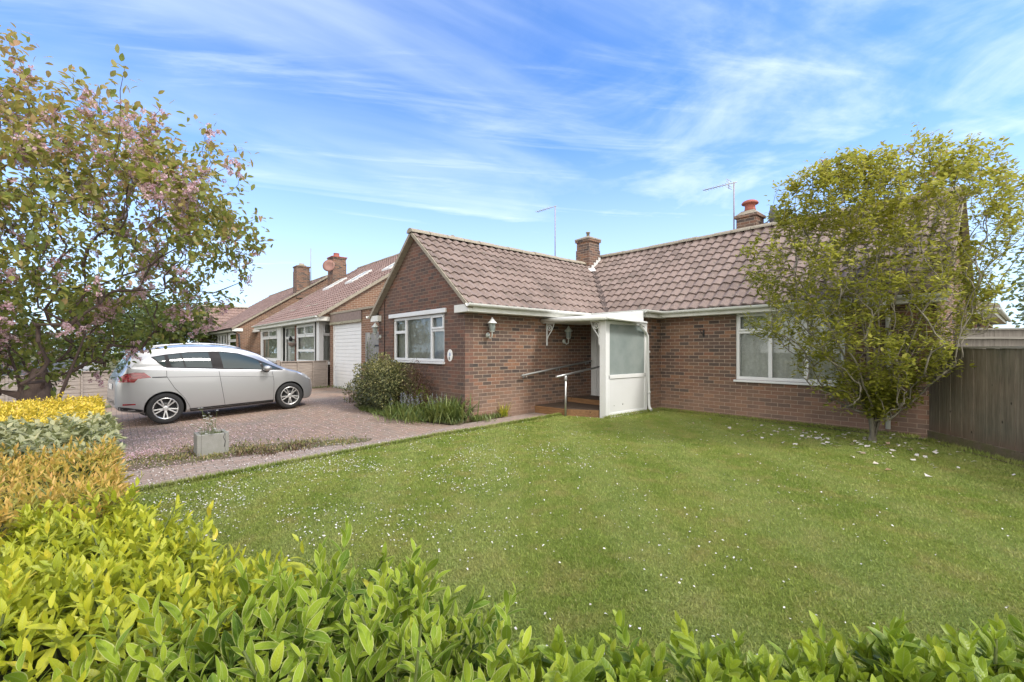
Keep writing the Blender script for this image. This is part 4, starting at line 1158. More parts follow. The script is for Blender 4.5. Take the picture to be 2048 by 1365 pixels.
# ================================================================ fences
def lap_panel(parent_name, a, b, h, label, group):
    """horizontal waney-lap panel from a to b (2-D)"""
    a = Vector((*a, 0)); b = Vector((*b, 0)); L = (b - a).length; ang = math.atan2(b.y - a.y, b.x - a.x)
    z = (g(a.y) + g(b.y)) / 2
    t = thing('fence_panel', (a.x, a.y, z), label, 'fence', group, ang - math.pi / 2)
    Mx = wm(t); mb = MB(); n = 9
    def add(x0, x1, y0, y1, z0, z1, tilt=0):
        vs = [(x0, y0, z0), (x1, y0, z0), (x1, y1, z0), (x0, y1, z0), (x0 + tilt, y0, z1), (x1 + tilt, y0, z1), (x1 + tilt, y1, z1), (x0 + tilt, y1, z1)]
        mb.add([Mx @ Vector(p) for p in vs], [(3, 2, 1, 0), (4, 5, 6, 7), (0, 1, 5, 4), (1, 2, 6, 5), (2, 3, 7, 6), (3, 0, 4, 7)])
    for i in range(n):
        z0 = .04 + i * (h - .08) / n; w = random.uniform(-.008, .008)
        add(-.012, .006, .06, L - .06, z0 - .012, z0 + (h - .08) / n + .012 + w, -.012)
    mb.build('slats', M['fence_lap'], t)
    mb = MB()
    for y in (.1, L * .36, L * .66, L - .12): add(.008, .034, y - .02, y + .02, .02, h - .03)
    mb.build('battens', M['fence_lap'], t)
    mb = MB(); add(-.03, .035, 0.05, L - .05, h - .03, h); mb.build('capping', M['fence_lap'], t)
    mb = MB(); add(-.045, .045, -.045, .045, -.1, h + .04); mb.build('post', M['fence_lap'], t)
    return t
labs = ['low grey lap fence panel farthest left, behind the cherry tree', 'low grey lap fence panel half hidden by cherry leaves left of the car',
        'low grey lap fence panel directly behind the tail of the silver car', 'low grey lap fence panel hidden behind the middle of the silver car', 'low grey lap fence panel showing past the bonnet of the car, beside the garage']
ys = np.linspace(-3.2, 6.05, 6)
for i in range(5):
    xa = -15.9 - (ys[i] + 3.2) * .165; xb = -15.9 - (ys[i + 1] + 3.2) * .165
    lap_panel('fence', (xa, ys[i]), (xb, ys[i + 1]), 1.0, labs[i], 'low lap fence panels along the drive')

# close-boarded fence on the right
def board_fence(a, b, h, label, matn, post_side=-1, rail=None, two=False):
    a = Vector((*a, 0)); b = Vector((*b, 0)); L = (b - a).length; ang = math.atan2(b.y - a.y, b.x - a.x)
    t = thing('wooden_fence', (a.x, a.y, g(min(a.y, b.y)) + .0), label, 'fence', None, ang)
    Mx = wm(t); mb = MB(); n = int(L / .1)
    def add(mb, x0, x1, y0, y1, z0, z1):
        vs = [(x0, y0, z0), (x1, y0, z0), (x1, y1, z0), (x0, y1, z0), (x0, y0, z1), (x1, y0, z1), (x1, y1, z1), (x0, y1, z1)]
        mb.add([Mx @ Vector(p) for p in vs], [(3, 2, 1, 0), (4, 5, 6, 7), (0, 1, 5, 4), (1, 2, 6, 5), (2, 3, 7, 6), (3, 0, 4, 7)])
    for i in range(n):
        x0 = i * L / n; off = (.008 if not two else .003) * (i % 2) + random.uniform(0, .004)
        add(mb, x0, x0 + L / n + .012, -.02 - off, -.004 - off, .16, h - .03 + random.uniform(-.004, .004))
    mb.build('boards', M[matn], t)
    mb = MB(); add(mb, 0, L, -.045, .03, -.1, .155); mb.build('gravel_board', M['soil'] if matn == 'fence_dark' else M[matn], t)
    mb = MB(); add(mb, -.02, L, -.05, .03, h - .028, h); mb.build('capping', M['fence_rail'], t)
    if two:
        mb = MB(); add(mb, -.02, L, -.06, -.02, h - .2, h - .16); mb.build('rail', M['fence_rail'], t)
    return t
board_fence((-1.06, 9.48), (1.6, 6.24), 1.445, 'dark weathered close-boarded fence running forward from the bungalow corner', 'fence_dark')
board_fence((-.98, 11.75), (1.6, 14.72), 1.80, 'taller silver-grey fence standing behind the dark fence on the right', 'fence_grey', two=True)
# ================================================================ ground
YB = [-250, -60, -20, -8, -3, -1, 1, 4, 7, 12, 30, 80, 260]
def sheet(name, poly, mat_, dz, step=.6, kind='structure'):
    """polygon in plan laid on the terrain"""
    bm = bmesh.new()
    f = bm.faces.new([bm.verts.new((x, y, 0)) for x, y in poly])
    lo = min(p[1] for p in poly); hi = max(p[1] for p in poly)
    for y in [-3.0, 4.0] + list(np.arange(math.ceil(lo), min(hi, 60), 2.0)):
        if lo < y < hi:
            bmesh.ops.bisect_plane(bm, geom=bm.verts[:] + bm.edges[:] + bm.faces[:], plane_co=(0, y, 0), plane_no=(0, 1, 0))
    for v in bm.verts: v.co.z = g(v.co.y) + dz
    bmesh.ops.recalc_face_normals(bm, faces=bm.faces[:])
    for f in bm.faces:
        if f.normal.z < 0: f.normal_flip()
    me = bpy.data.meshes.new(name); bm.to_mesh(me); bm.free()
    me.materials.append(mat_)
    o = bpy.data.objects.new(name, me); COL.objects.link(o); o['kind'] = kind
    return o
sheet('ground', [(-260, -250), (260, -250), (260, 260), (-260, 260)], M['ground'], -.03)
sheet('driveway', [(-16.3, -1.2), (-7.55, -1.2), (-7.45, .5), (-7.2, 1.9), (-6.9, 2.9), (-6.75, 4.0), (-7.0, 4.78), (-8.78, 4.28), (-10.2, 4.3), (-11.4, 4.55), (-11.4, 6.15), (-17.5, 6.15)], M['drive'], -.012)
sheet('path', [(-7.7, -1.2), (-6.3, -1.2), (-6.34, 4.7), (-6.62, 7.15), (-7.37, 7.15), (-7.1, 4.72), (-6.75, 3.95), (-6.9, 2.9), (-7.2, 1.9), (-7.5, .5)], M['path'], -.006)
sheet('flower_bed', [(-7.0, 4.8), (-8.78, 4.3), (-10.2, 4.32), (-11.4, 4.56), (-11.4, 5.25), (-7.4, 5.25)], M['soil'], .0)
sheet('planting_strip', [(-8.5, -.6), (-7.65, -.6), (-7.5, .5), (-7.2, 1.9), (-6.88, 2.95), (-7.05, 3.15), (-7.6, 2.4), (-8.2, 1.2)], M['soil'], -.002)
LAWN = [(-6.28, -.3), (-6.32, 4.7), (-6.6, 7.1), (-5.72, 7.42), (-5.74, 9.58), (-1.12, 9.58), (-.12, 8.36), (1.7, 6.1), (1.9, 3.4), (.5, 1.7), (-.2, .9), (-.7, .25), (-1.4, -.15)]
sheet('lawn', LAWN, M['lawn'], .012)
sheet('border_soil', [(-5.3, 9.45), (-1.15, 9.3), (-.45, 8.45), (1.6, 6.0), (1.75, 6.2), (-.05, 8.35), (-1.05, 9.61), (-5.3, 9.61)], M['soil'], .022)
sheet('pavement', [(-80, -3.2), (80, -3.2), (80, -1.25), (-80, -1.25)], M['pave'], -.02)
sheet('road', [(-120, -9.5), (120, -9.5), (120, -3.35), (-120, -3.35)], M['road'], -.12 + .1)
mb = MB(); mb.box(-80, 80, -3.35, -3.2, g(-3) - .1, g(-3) - .015); tag(mb.build('kerb', M['concrete']), kind='structure')

# lawn grass: individual short blades (one mass)
def grass_field(name, poly, n, hmin, hmax, z0=.012, near_bias=True, mat_='grass', w=.0039):
    q = sample_poly(poly, n * 3)
    d = np.hypot(q[:, 0], q[:, 1])
    keep = rng.random(len(q)) < np.clip((3.0 / np.maximum(d, 1.2)) ** 1.0, 0, 1) if near_bias else np.ones(len(q), bool)
    q = q[keep][:n]; n = len(q); d = np.hypot(q[:, 0], q[:, 1])
    h = rng.uniform(hmin, hmax, n); a = rng.uniform(0, 2 * np.pi, n); lean = rng.uniform(.1, .9, n) * h; la = rng.uniform(0, 2 * np.pi, n)
    ww = w * rng.uniform(.7, 1.3, n) * np.clip(d / 4, 1, 2.2)
    z = gv(q[:, 1]) + z0
    B = np.stack([q[:, 0], q[:, 1], z], -1); s = np.stack([np.cos(a) * ww, np.sin(a) * ww, np.zeros(n)], -1)
    T = B + np.stack([np.cos(la) * lean, np.sin(la) * lean, h], -1)
    V = np.stack([B - s, B + s, T], 1).reshape(-1, 3)
    F = np.arange(3 * n).reshape(-1, 3)
    o = np_mesh(name, V, [F], M[mat_], None, None, {'rnd': np.repeat(rng.random(n), 3)}, smooth=False)
    o['kind'] = 'stuff'
    return o
VIS = [(-6.3, -.1), (-6.32, 4.7), (-6.6, 7.1), (-5.72, 7.42), (-5.74, 9.5), (-1.12, 9.45), (-.12, 8.3), (1.6, 6.1), (1.7, 3.4), (.4, 1.75), (-.25, .95), (-.7, .35), (-1.4, -.05)]
grass_field('grass', VIS, 450000, .009, .022)
# longer fringe at edges: along the house, path edge and fence
fr = []
def fringe(a, b, n, w):
    t_ = rng.random(n); a = np.array(a); b = np.array(b); d = (b - a) / np.linalg.norm(b - a); nn = np.array([-d[1], d[0]])
    return a + np.outer(t_, b - a) + np.outer(rng.normal(0, w, n), nn)
q = np.concatenate([fringe((-5.7, 9.52), (-1.2, 9.5), 5000, .06), fringe((-6.31, 0), (-6.34, 4.7), 6000, .02), fringe((-6.34, 4.7), (-6.6, 7.1), 3500, .02), fringe((-5.7, 7.45), (-5.68, 9.5), 2500, .03), fringe((-1.1, 9.4), (1.0, 6.9), 2500, .06)])
def blades(name, q, hmin, hmax, w, mat_, z0=.0, lean=.6, kind='stuff', label=None):
    n = len(q); h = rng.uniform(hmin, hmax, n); az = rng.uniform(0, 2 * np.pi, n)
    ax = np.stack([np.cos(az) * lean, np.sin(az) * lean, np.ones(n)], -1) * 1.0
    ax[:, :2] *= rng.uniform(.2, 1, (n, 1)); up = np.stack([-np.cos(az), -np.sin(az), np.full(n, .4)], -1)
    P = np.stack([q[:, 0], q[:, 1], gv(q[:, 1]) + z0], -1)
    o = leaf_mesh(name, M[mat_], None, [leaf_arrays(P, ax, up, h, w * rng.uniform(.7, 1.3, n), 'low', .1, rng.uniform(0, .35, n))])
    o['kind'] = kind
    return o
blades('grass_fringe', q, .04, .09, .008, 'grass', .005)

# petals fallen from the cherry: on the lawn, path and drive
def petals(name, q, size, mat_, z0, k=1.0):
    n = len(q); P = np.stack([q[:, 0], q[:, 1], gv(q[:, 1]) + z0 + rng.uniform(0, .012, n)], -1)
    az = rng.uniform(0, 2 * np.pi, n); ax = np.stack([np.cos(az), np.sin(az), rng.normal(0, .25, n)], -1)
    up = np.stack([rng.normal(0, .3, n), rng.normal(0, .3, n), np.ones(n)], -1)
    L = size * rng.uniform(.6, 1.35, n)
    o = leaf_mesh(name, M[mat_], None, [leaf_arrays(P, ax, up, L, L * rng.uniform(.55, .9, n), 'low', rng.uniform(0, .4, n), rng.uniform(-.2, .5, n))])
    o['kind'] = 'stuff'; return o
q = sample_poly(VIS, 40000)
dl = np.hypot(q[:, 0] + 6.3, (q[:, 1] - .6) * .8)
pr = np.exp(-(dl / 2.3) ** 1.3) + .013 * (np.hypot(q[:, 0], q[:, 1]) < 7)
pr = pr * (.35 + 1.3 * (np.sin(q[:, 0] * 2.3 + np.sin(q[:, 1] * 1.7) * 1.5) * np.sin(q[:, 1] * 2.1 + 1) > .05))
q = q[rng.random(len(q)) < np.clip(pr, 0, 1) * .9]
petals('fallen_petals', q, .0165, 'lf_petal', .026)
q = np.concatenate([sample_poly([(-7.6, -.5), (-6.25, -.5), (-6.3, 5), (-6.7, 5)], 1500), fringe((-6.36, 0), (-6.38, 5.5), 1400, .05)])
petals('path_petals', q, .016, 'lf_petal', .0)
q = sample_poly([(-13.5, -1.0), (-7.6, -1.0), (-7, 3), (-7, 4.5), (-11, 4.3), (-13.5, 5.8)], 40000)
pr = np.exp(-(np.hypot(q[:, 0] + 8.6, q[:, 1] + .1) / 1.9) ** 1.6) + .09
q = q[rng.random(len(q)) < np.clip(pr, 0, 1)]
petals('drive_petals', q, .021, 'lf_pinkpetal', -.008)
q = np.concatenate([rng.normal((-2.3, 8.35), (.75, .4), (90, 2)), rng.normal((-1.3, 8.05), (.5, .45), (55, 2)), rng.uniform((-3.6, 6.6), (.6, 8.6), (26, 2))])
q = q[in_poly(q[:, 0], q[:, 1], LAWN)]
petals('magnolia_petals', q, .068, 'lf_magfall', .03)
# weeds in the strip beside the path
qs = []
for (cx, cy, n, s) in ((-8.3, .3, 260, .16), (-8.05, 1.2, 300, .16), (-7.65, 1.5, 420, .14), (-7.5, 2.1, 520, .14), (-7.15, 2.75, 420, .16), (-7.3, 1.75, 200, .1), (-7.9, .62, 220, .1), (-7.6, 1.0, 160, .08), (-8.4, -.1, 120, .12), (-8.5, .8, 200, .15), (-8.0, .5, 500, .3), (-7.9, 1.5, 500, .28), (-7.5, 2.3, 400, .25)):
    qs.append(rng.normal((cx, cy), (s, s), (n, 2)))
qs = np.concatenate(qs); qs = qs[rng.random(len(qs)) < .8]
blades('strip_weeds', qs, .02, .075, .014, 'lf_weed', -.01, 1.3)
qs = [rng.normal((-7.35, 2.05), (.16, .12), (420, 2)), rng.normal((-7.5, 1.45), (.12, .1), (260, 2)), rng.normal((-7.25, 1.65), (.12, .06), (160, 2))]
blades('dark_creeping_plants', np.concatenate(qs), .02, .06, .016, 'lf_berberis', -.005, 1.2)
q = rng.normal((-8.5, .1), (.22, .3), (900, 2)); petals('lilac_blossom_drift', q, .022, 'lf_blossom', .02)
qs = [fringe((-10.3, 4.35), (-8.8, 4.3), 900, .07), fringe((-8.8, 4.3), (-7.1, 4.85), 500, .06), rng.normal((-9.9, 4.42), (.3, .06), (600, 2)), fringe((-7.33, 5.3), (-7.3, 6.2), 500, .06), fringe((-16.0, -1), (-17.2, 6.0), 900, .1), fringe((-17.4, 6.08), (-14.8, 6.1), 200, .04)]
blades('bed_edge_grass', np.concatenate(qs), .04, .15, .011, 'lf_iris', .0, .7)
# ================================================================ trees
def grow(base_pts, tips, upk=.6, seg=.22, bend=.4, jit=.03, r_tip=.004, expo=.46, rmax=.2):
    """attach every tip to the nearest existing node; returns chains of (points, radii) and twig data"""
    N = [Vector(p) for p in base_pts[0]]; par = list(range(-1, len(N) - 1)); D = [Vector((0, 0, 1))] * len(N)
    chains = [list(range(len(N)))]
    for extra in base_pts[1:]:
        ids = [0]
        for p in extra:
            N.append(Vector(p)); par.append(ids[-1]); D.append((N[-1] - N[ids[-1]]).normalized()); ids.append(len(N) - 1)
        chains.append(ids)
    root = N[0]
    tips = sorted([Vector(t) for t in tips], key=lambda t: (t - root).length)
    arr = np.array([tuple(n) for n in N])
    for t in tips:
        d = np.array(tuple(t)) - arr; L = np.linalg.norm(d, axis=1)
        rt = np.linalg.norm(arr - np.array(tuple(root)), axis=1)
        cosu = d[:, 2] / np.maximum(L, 1e-6)
        out = arr - np.array(tuple(root)); cs = (out * d).sum(1) / np.maximum(np.linalg.norm(out, axis=1) * L, 1e-6)
        cost = L * (1 + upk * (1 - cosu) + .5 * (1 - cs)) + 100 * (L < .05)
        cost[0] += 1.0
        i = int(np.argmin(cost)); a = N[i]; Lg = float(L[i]); c = a + D[i] * (Lg * bend) if D[i].length else a
        k = max(2, int(math.ceil(Lg / seg))); ids = [i]; prev = i
        for j in range(1, k + 1):
            s = j / k; p = a * (1 - s) ** 2 + c * (2 * s * (1 - s)) + t * s * s
            if j < k: p = p + Vector(np.random.default_rng(len(N)).normal(0, jit, 3))
            N.append(p); par.append(prev); D.append((p - N[prev]).normalized()); prev = len(N) - 1; ids.append(prev)
        arr = np.concatenate([arr, np.array([tuple(N[q]) for q in ids[1:]])])
        chains.append(ids)
    cnt = np.zeros(len(N))
    ends = set(range(len(N))) - set(par)
    for e in ends:
        q = e
        while q >= 0: cnt[q] += 1; q = par[q]
    rad = np.minimum(r_tip * np.maximum(cnt, 1) ** expo, rmax)
    return N, D, rad, cnt, chains


def tree_wood(parent, name, mat_, N, rad, chains, seg=6, rmin=0.0):
    mb = MB()
    for ids in chains:
        if len(ids) < 2: continue
        rr = [rad[i] for i in ids]
        rr[0] = min(rr[0], rr[1] * 1.15)
        rr[-1] *= .5
        if max(rr) < rmin: continue
        mb.tube([N[i] for i in ids], rr, seg if max(rr) > .02 else 4, cap=False)
    return mb.build(name, mat_, parent, fixn=False)


def F3(v): return np.array([tuple(x) for x in v])


# ---- cherry ------------------------------------------------------------
cb = np.array((-8.65, -.81)); cz = g(cb[1])
cherry = thing('cherry_tree', (cb[0], cb[1], cz), 'spreading cherry tree with bronze-green leaves and pink blossom behind the left hedge', 'tree')
tips = []
cr = np.random.default_rng(5)
FWD = np.array([-.7547, .6561, 0]); RGT = np.array([.6561, .7547, 0])
while len(tips) < 1100:
    p = cr.uniform(-1, 1, 3); rr = np.linalg.norm(p)
    if rr > 1 or rr < .3 or cr.random() > rr ** 1.3: continue
    lat = p[0]; dep = p[1]; z = p[2]
    # outline: broad lobe, top higher on the left, lobed edge
    top = 1.6 - .4 * max(0, lat) + .25 * math.sin(lat * 9) ; bot = 2.25
    w = 2.75 * (1 + .1 * math.sin(z * 7 + 1) + .06 * math.sin(z * 15))
    h = 3.05 + (z * top if z > 0 else z * bot)
    P = np.array([cb[0], cb[1], 0]) + RGT * (lat * w) + FWD * (dep * 2.1 + .2); P[2] = h
    if lat * w > np.interp(h, [.7, 1.1, 1.4, 1.9, 2.7, 3.9, 4.3, 4.6, 5], [.1, .35, .6, 1.3, 2.3, 2.5, 2.1, 1.5, .6]): continue
    if h < .8: continue
    tips.append(P)
for _ in range(260):   # fuller skirt round the trunk
    lat = cr.uniform(-2.2, .9); h = cr.uniform(.85, 2.5)
    if lat > -.15 + .5 * (h - .85): continue
    P = np.array([cb[0], cb[1], 0]) + RGT * lat + FWD * cr.uniform(-1.3, 1.5); P[2] = h; tips.append(P)
for _ in range(34):    # upright shoots along the top of the crown
    lat = cr.uniform(-1.6, 2.4); top_ = 4.75 - .28 * max(0, lat) + cr.uniform(-.25, .4)
    P = np.array([cb[0], cb[1], 0]) + RGT * lat + FWD * cr.uniform(-1.2, 1.2); P[2] = top_; tips.append(P)
# ascending leaders poking out of the crown
for lat, hh in ((-.25, 5.6), (-.3, 5.1), (.0, 5.1), (-.6, 5.3), (-.9, 5.0), (.2, 4.75), (.35, 4.95), (.62, 4.85), (.9, 4.72), (1.0, 4.6), (1.25, 4.5), (1.55, 4.4), (.75, 4.5), (1.8, 4.6), (2.0, 4.15), (2.2, 3.95), (2.4, 4.0), (2.62, 3.85), (2.5, 3.45), (2.4, 3.0), (2.3, 2.6), (-1.2, 5.5), (-1.6, 5.2)):
    P = np.array([cb[0], cb[1], 0]) + RGT * lat + FWD * cr.uniform(-.6, .6); P[2] = hh; tips.append(P)
B = lambda x, y, z: (cb[0] + x, cb[1] + y, z)
N, D, rad, cnt, ch = grow([[B(0, 0, cz - .05), B(.0, .0, .35), B(-.02, .02, .75), B(-.03, .04, 1.15)], [B(.12, .16, .5), B(.24, .3, .95), B(.4, .5, 1.6)], [B(-.1, -.05, .5), B(-.3, -.2, 1.1), B(-.55, -.4, 1.8)]], tips, upk=.35, seg=.24, bend=.4, jit=.035, r_tip=.0034, expo=.48, rmax=.145)
rad[0] = .22; rad[1] = .19; rad[2] = .17; rad[3] = .15
tree_wood(cherry, 'trunk', M['bark'], N, rad, ch, 8)
Np = F3(N); Dp = F3(D)
sel = np.where((cnt <= 3) & (Np[:, 2] > .75))[0]
pos = []; axs = []; ups = []; Ls = []; rn = []
bl = []
for i in sel:
    hgt = Np[i, 2]
    m = rng.poisson(11)
    for _ in range(m):
        d = rng.normal(0, 1, 3); d[2] -= .35; d += Dp[i] * .6; d /= np.linalg.norm(d)
        pos.append(Np[i] + rng.normal(0, .075, 3)); axs.append(d); ups.append((rng.normal(0, .4), rng.normal(0, .4), 1)); Ls.append(rng.uniform(.065, .125))
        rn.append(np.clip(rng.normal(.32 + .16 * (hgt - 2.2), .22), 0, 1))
    if rng.random() < (.42 if math.sin(Np[i, 0] * 3.1 + 1) * math.sin(Np[i, 2] * 2.7) + math.sin(Np[i, 1] * 2.9) > .15 else .1) and cnt[i] < 3: bl.append(Np[i] + np.array([0, 0, -.06]))
pos = np.array(pos); axs = np.array(axs); ups = np.array(ups); Ls = np.array(Ls)
# petiole offset gives airy clusters
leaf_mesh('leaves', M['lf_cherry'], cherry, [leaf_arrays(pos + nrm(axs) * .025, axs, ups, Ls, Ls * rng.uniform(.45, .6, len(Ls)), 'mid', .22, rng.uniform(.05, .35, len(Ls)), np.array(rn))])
bl = np.array(bl)
cl = bl
Pp = []; Pa = []; Pu = []; Pr = []
for c in cl:
    k = rng.integers(6, 13)
    for _ in range(k):
        cc = c + rng.normal(0, .055, 3) * (1, 1, 1.3) - np.array([0, 0, .04]); m = 16
        dd = rand_dirs(m); Pp.append(cc + dd * rng.uniform(.004, .022, (m, 1))); Pa.append(dd + rng.normal(0, .5, (m, 3))); Pu.append(rand_dirs(m)); Pr.append(np.clip(rng.normal(.45, .3, m), 0, 1))
Pp = np.concatenate(Pp); Pa = np.concatenate(Pa); Pu = np.concatenate(Pu)
leaf_mesh('blossom', M['lf_blossom'], cherry, [leaf_arrays(Pp, Pa, Pu, .028, .024, 'low', .3, .3, np.concatenate(Pr))])

# ---- magnolia ----------------------------------------------------------
mbx = np.array((-1.63, 8.71))
mag = thing('magnolia_tree', (mbx[0], mbx[1], 0), 'vase-shaped young magnolia with yellow-green leaves in front of the right-hand window', 'tree')
tips = []
while len(tips) < 1600:
    lat = cr.uniform(-1, 1); dep = cr.uniform(-1, 1); t_ = cr.uniform(0, 1)
    h = .45 + 3.8 * t_ ** .85
    # vase outline: half width by height
    if lat < 0: hw = np.interp(h, [.4, .7, .95, 1.4, 2.0, 2.6, 3.2, 3.7, 4.1, 4.5], [.3, .75, 1.15, 1.55, 1.85, 1.95, 1.8, 1.5, 1.2, .7])
    else: hw = np.interp(h, [.4, .7, .95, 1.4, 1.9, 2.4, 2.9, 3.7, 4.1, 4.5], [.3, .5, .8, 1.35, 1.3, 1.65, 2.0, 2.0, 1.5, .7])
    hw *= 1 + .12 * math.sin(h * 6 + lat * 3)
    if lat * lat + dep * dep > 1: continue
    if cr.random() > .6 + .4 * math.hypot(lat, dep): continue
    P = np.array([mbx[0], mbx[1], 0]) + RGT * (lat * hw + .05) + FWD * (dep * hw * .62 - .15); P[2] = h
    rz = zeM + PM * (P[1] - YeM)
    if P[0] < -.8 and P[1] > 9.0 and h < max(2.35, rz + .2): continue
    if P[0] < -.9 and P[1] > 9.45 and h < 2.5: continue
    if h < 1.6 and lat > .55: continue
    tips.append(P)
for _ in range(70):
    lat = cr.uniform(-.75, .6); P = np.array([mbx[0], mbx[1], 0]) + RGT * lat + FWD * cr.uniform(-.45, .15); P[2] = cr.uniform(.35, 1.1) + .2 * abs(lat); tips.append(P)
for lat, hh in ((-.85, 4.1), (-.5, 4.2), (-.2, 4.15), (.15, 4.5), (.55, 4.45), (.9, 4.35), (1.35, 4.15), (1.75, 3.95), (2.0, 3.8), (2.05, 3.4), (-1.3, 3.95), (-1.5, 3.6)):
    P = np.array([mbx[0], mbx[1], 0]) + RGT * lat + FWD * cr.uniform(-.9, .1); P[2] = hh; tips.append(P)
Bm = lambda r_, f_, z: tuple(np.array([mbx[0], mbx[1], z]) + RGT * r_ + FWD * f_)
stems = [[Bm(0, 0, -.05), Bm(0, 0, .12)]]
for k, (lt, dp, tp) in enumerate(((-1.5, -.1, 2.9), (-1.1, .1, 3.5), (-.75, -.35, 3.9), (-.4, .1, 4.1), (-.1, -.4, 4.2), (.2, .05, 4.3), (.5, -.35, 4.2), (.85, .05, 4.0), (1.2, -.3, 3.8), (1.6, -.1, 3.4), (1.75, -.15, 2.7), (-1.65, -.4, 2.1), (-.6, -.8, 2.8), (.5, -.85, 2.9), (1.1, -.5, 1.9), (-.9, -.65, 1.5))):
    st = []
    for j in range(1, 10):
        f = j / 9; st.append(Bm(lt * (.25 * f + .75 * f ** 1.5) + .02 * math.sin(j * 1.7 + k), dp * f, .12 + (tp - .12) * f))
    stems.append(st)
N, D, rad, cnt, ch = grow(stems, tips, upk=2.2, seg=.16, bend=.4, jit=.01, r_tip=.0032, expo=.4, rmax=.045)
rad[0] = .085; rad[1] = .07
tree_wood(mag, 'trunk', M['bark_grey'], N, rad, ch, 7)
Np = F3(N); Dp = F3(D)
sel = np.where((cnt <= 4) & (Np[:, 2] > .3))[0]
pos = []; axs = []; ups = []; Ls = []; rn = []; fl = []
for i in sel:
    m = rng.poisson(13)
    for _ in range(m):
        az = rng.uniform(0, 2 * np.pi); d = np.array([math.cos(az), math.sin(az), rng.normal(.15, .4)]) + Dp[i] * .3
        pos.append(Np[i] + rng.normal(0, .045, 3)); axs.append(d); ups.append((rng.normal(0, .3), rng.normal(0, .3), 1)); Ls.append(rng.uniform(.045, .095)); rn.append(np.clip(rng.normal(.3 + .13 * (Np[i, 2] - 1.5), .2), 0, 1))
    if rng.random() < .012 and cnt[i] == 1 and Np[i, 2] > 2: fl.append(i)
pos = np.array(pos); Ls = np.array(Ls)
ok = ~((pos[:, 0] < -.85) & (pos[:, 1] > 9.5) & (pos[:, 2] < np.maximum(2.3, zeM + PM * (pos[:, 1] - YeM) + .1)))
pos = pos[ok]; Ls = Ls[ok]
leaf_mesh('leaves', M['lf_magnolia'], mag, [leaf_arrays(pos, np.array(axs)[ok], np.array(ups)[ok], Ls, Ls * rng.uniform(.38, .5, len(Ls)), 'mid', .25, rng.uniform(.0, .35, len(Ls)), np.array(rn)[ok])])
Pp = []; Pa = []
fl = list(fl)[:16]
for i in fl:
    m = 7; az = np.linspace(0, 2 * np.pi, m, endpoint=False); Pp.append(np.repeat(Np[i][None], m, 0)); Pa.append(np.stack([np.cos(az) * .7, np.sin(az) * .7, np.full(m, .8)], -1) + rng.normal(0, .2, (m, 3)))
for a_, b_ in zip(Pp, Pa):
    leaf_mesh('flower', M['lf_magpetal'], mag, [leaf_arrays(a_, b_, np.tile((0, 0, 1.0), (len(a_), 1)), .075, .03, 'mid', .3, -.1)])


# ---- background trees --------------------------------------------------
def far_tree(x, y, h, r, label, nl, L, mat_='lf_tree', zlow=.12, name='broadleaf_tree', group='trees in the distance', wood='bark', squash=1.0):
    t = thing(name, (x, y, g(y)), label, 'tree', group)
    tips = []; q = np.random.default_rng(int(abs(x * 7 + y * 3)) + 1)
    lob = rand_dirs(14) * .62
    while len(tips) < 70:
        p = lob[q.integers(14)] + q.normal(0, .22, 3)
        tips.append((x + p[0] * r, y + p[1] * r, h * (.5 + zlow / 2) + p[2] * h * (.5 - zlow / 2) * squash))
    N, D, rad, cnt, ch = grow([[(x, y, g(y) - .1), (x, y, h * .15), (x + .1, y, h * .3)]], tips, .4, h * .09, .4, h * .01, .012, .5, h * .035)
    tree_wood(t, 'trunk', M[wood], N, rad, ch, 6)
    Np = F3(N); s = np.where((cnt <= 4) & (Np[:, 2] > h * zlow))[0]
    i = s[q.integers(0, len(s), nl)]
    P = Np[i] + q.normal(0, 1, (nl, 3)) * r * .13
    leaf_mesh('leaves', M[mat_], t, [leaf_arrays(P, rand_dirs(nl, -.7, .5), rand_dirs(nl, .2, 1), L * q.uniform(.6, 1.3, nl), L * .6, 'low', .2, .2)])
    return t
far_tree(-34, -.5, 4.7, 2.8, 'bushy dark green tree behind the fence to the left of the far house', 5200, .24)
far_tree(-37.5, 2.4, 4.9, 3.0, 'green leafy tree filling the gap between cherry and the far bungalow', 5200, .26)
far_tree(-31, -4.6, 4.3, 2.8, 'dense green tree seen between the cherry trunk and the car', 4200, .24)
far_tree(-46, 1.5, 6.2, 3.5, 'taller green tree beyond the far bungalow wing', 4000, .3)
far_tree(-24, -8.5, 3.6, 2.4, 'yellowish green bush across the road behind the cherry trunk', 3200, .2, 'lf_lime')
far_tree(-28, -13, 5.5, 3.2, 'round green tree across the road at the left edge', 3600, .28)
far_tree(3.0, 40, 8.2, 4.6, 'pale airy tree rising over the fence at the far right', 4200, .34, 'lf_fartree', .25)
far_tree(10, 37, 7.0, 4.0, 'second pale tree at the right edge beyond the distant roof', 3200, .34, 'lf_fartree', .2)
far_tree(1.5, 27, 3.4, 1.9, 'dark shrub in front of the distant roof on the right', 2400, .2)


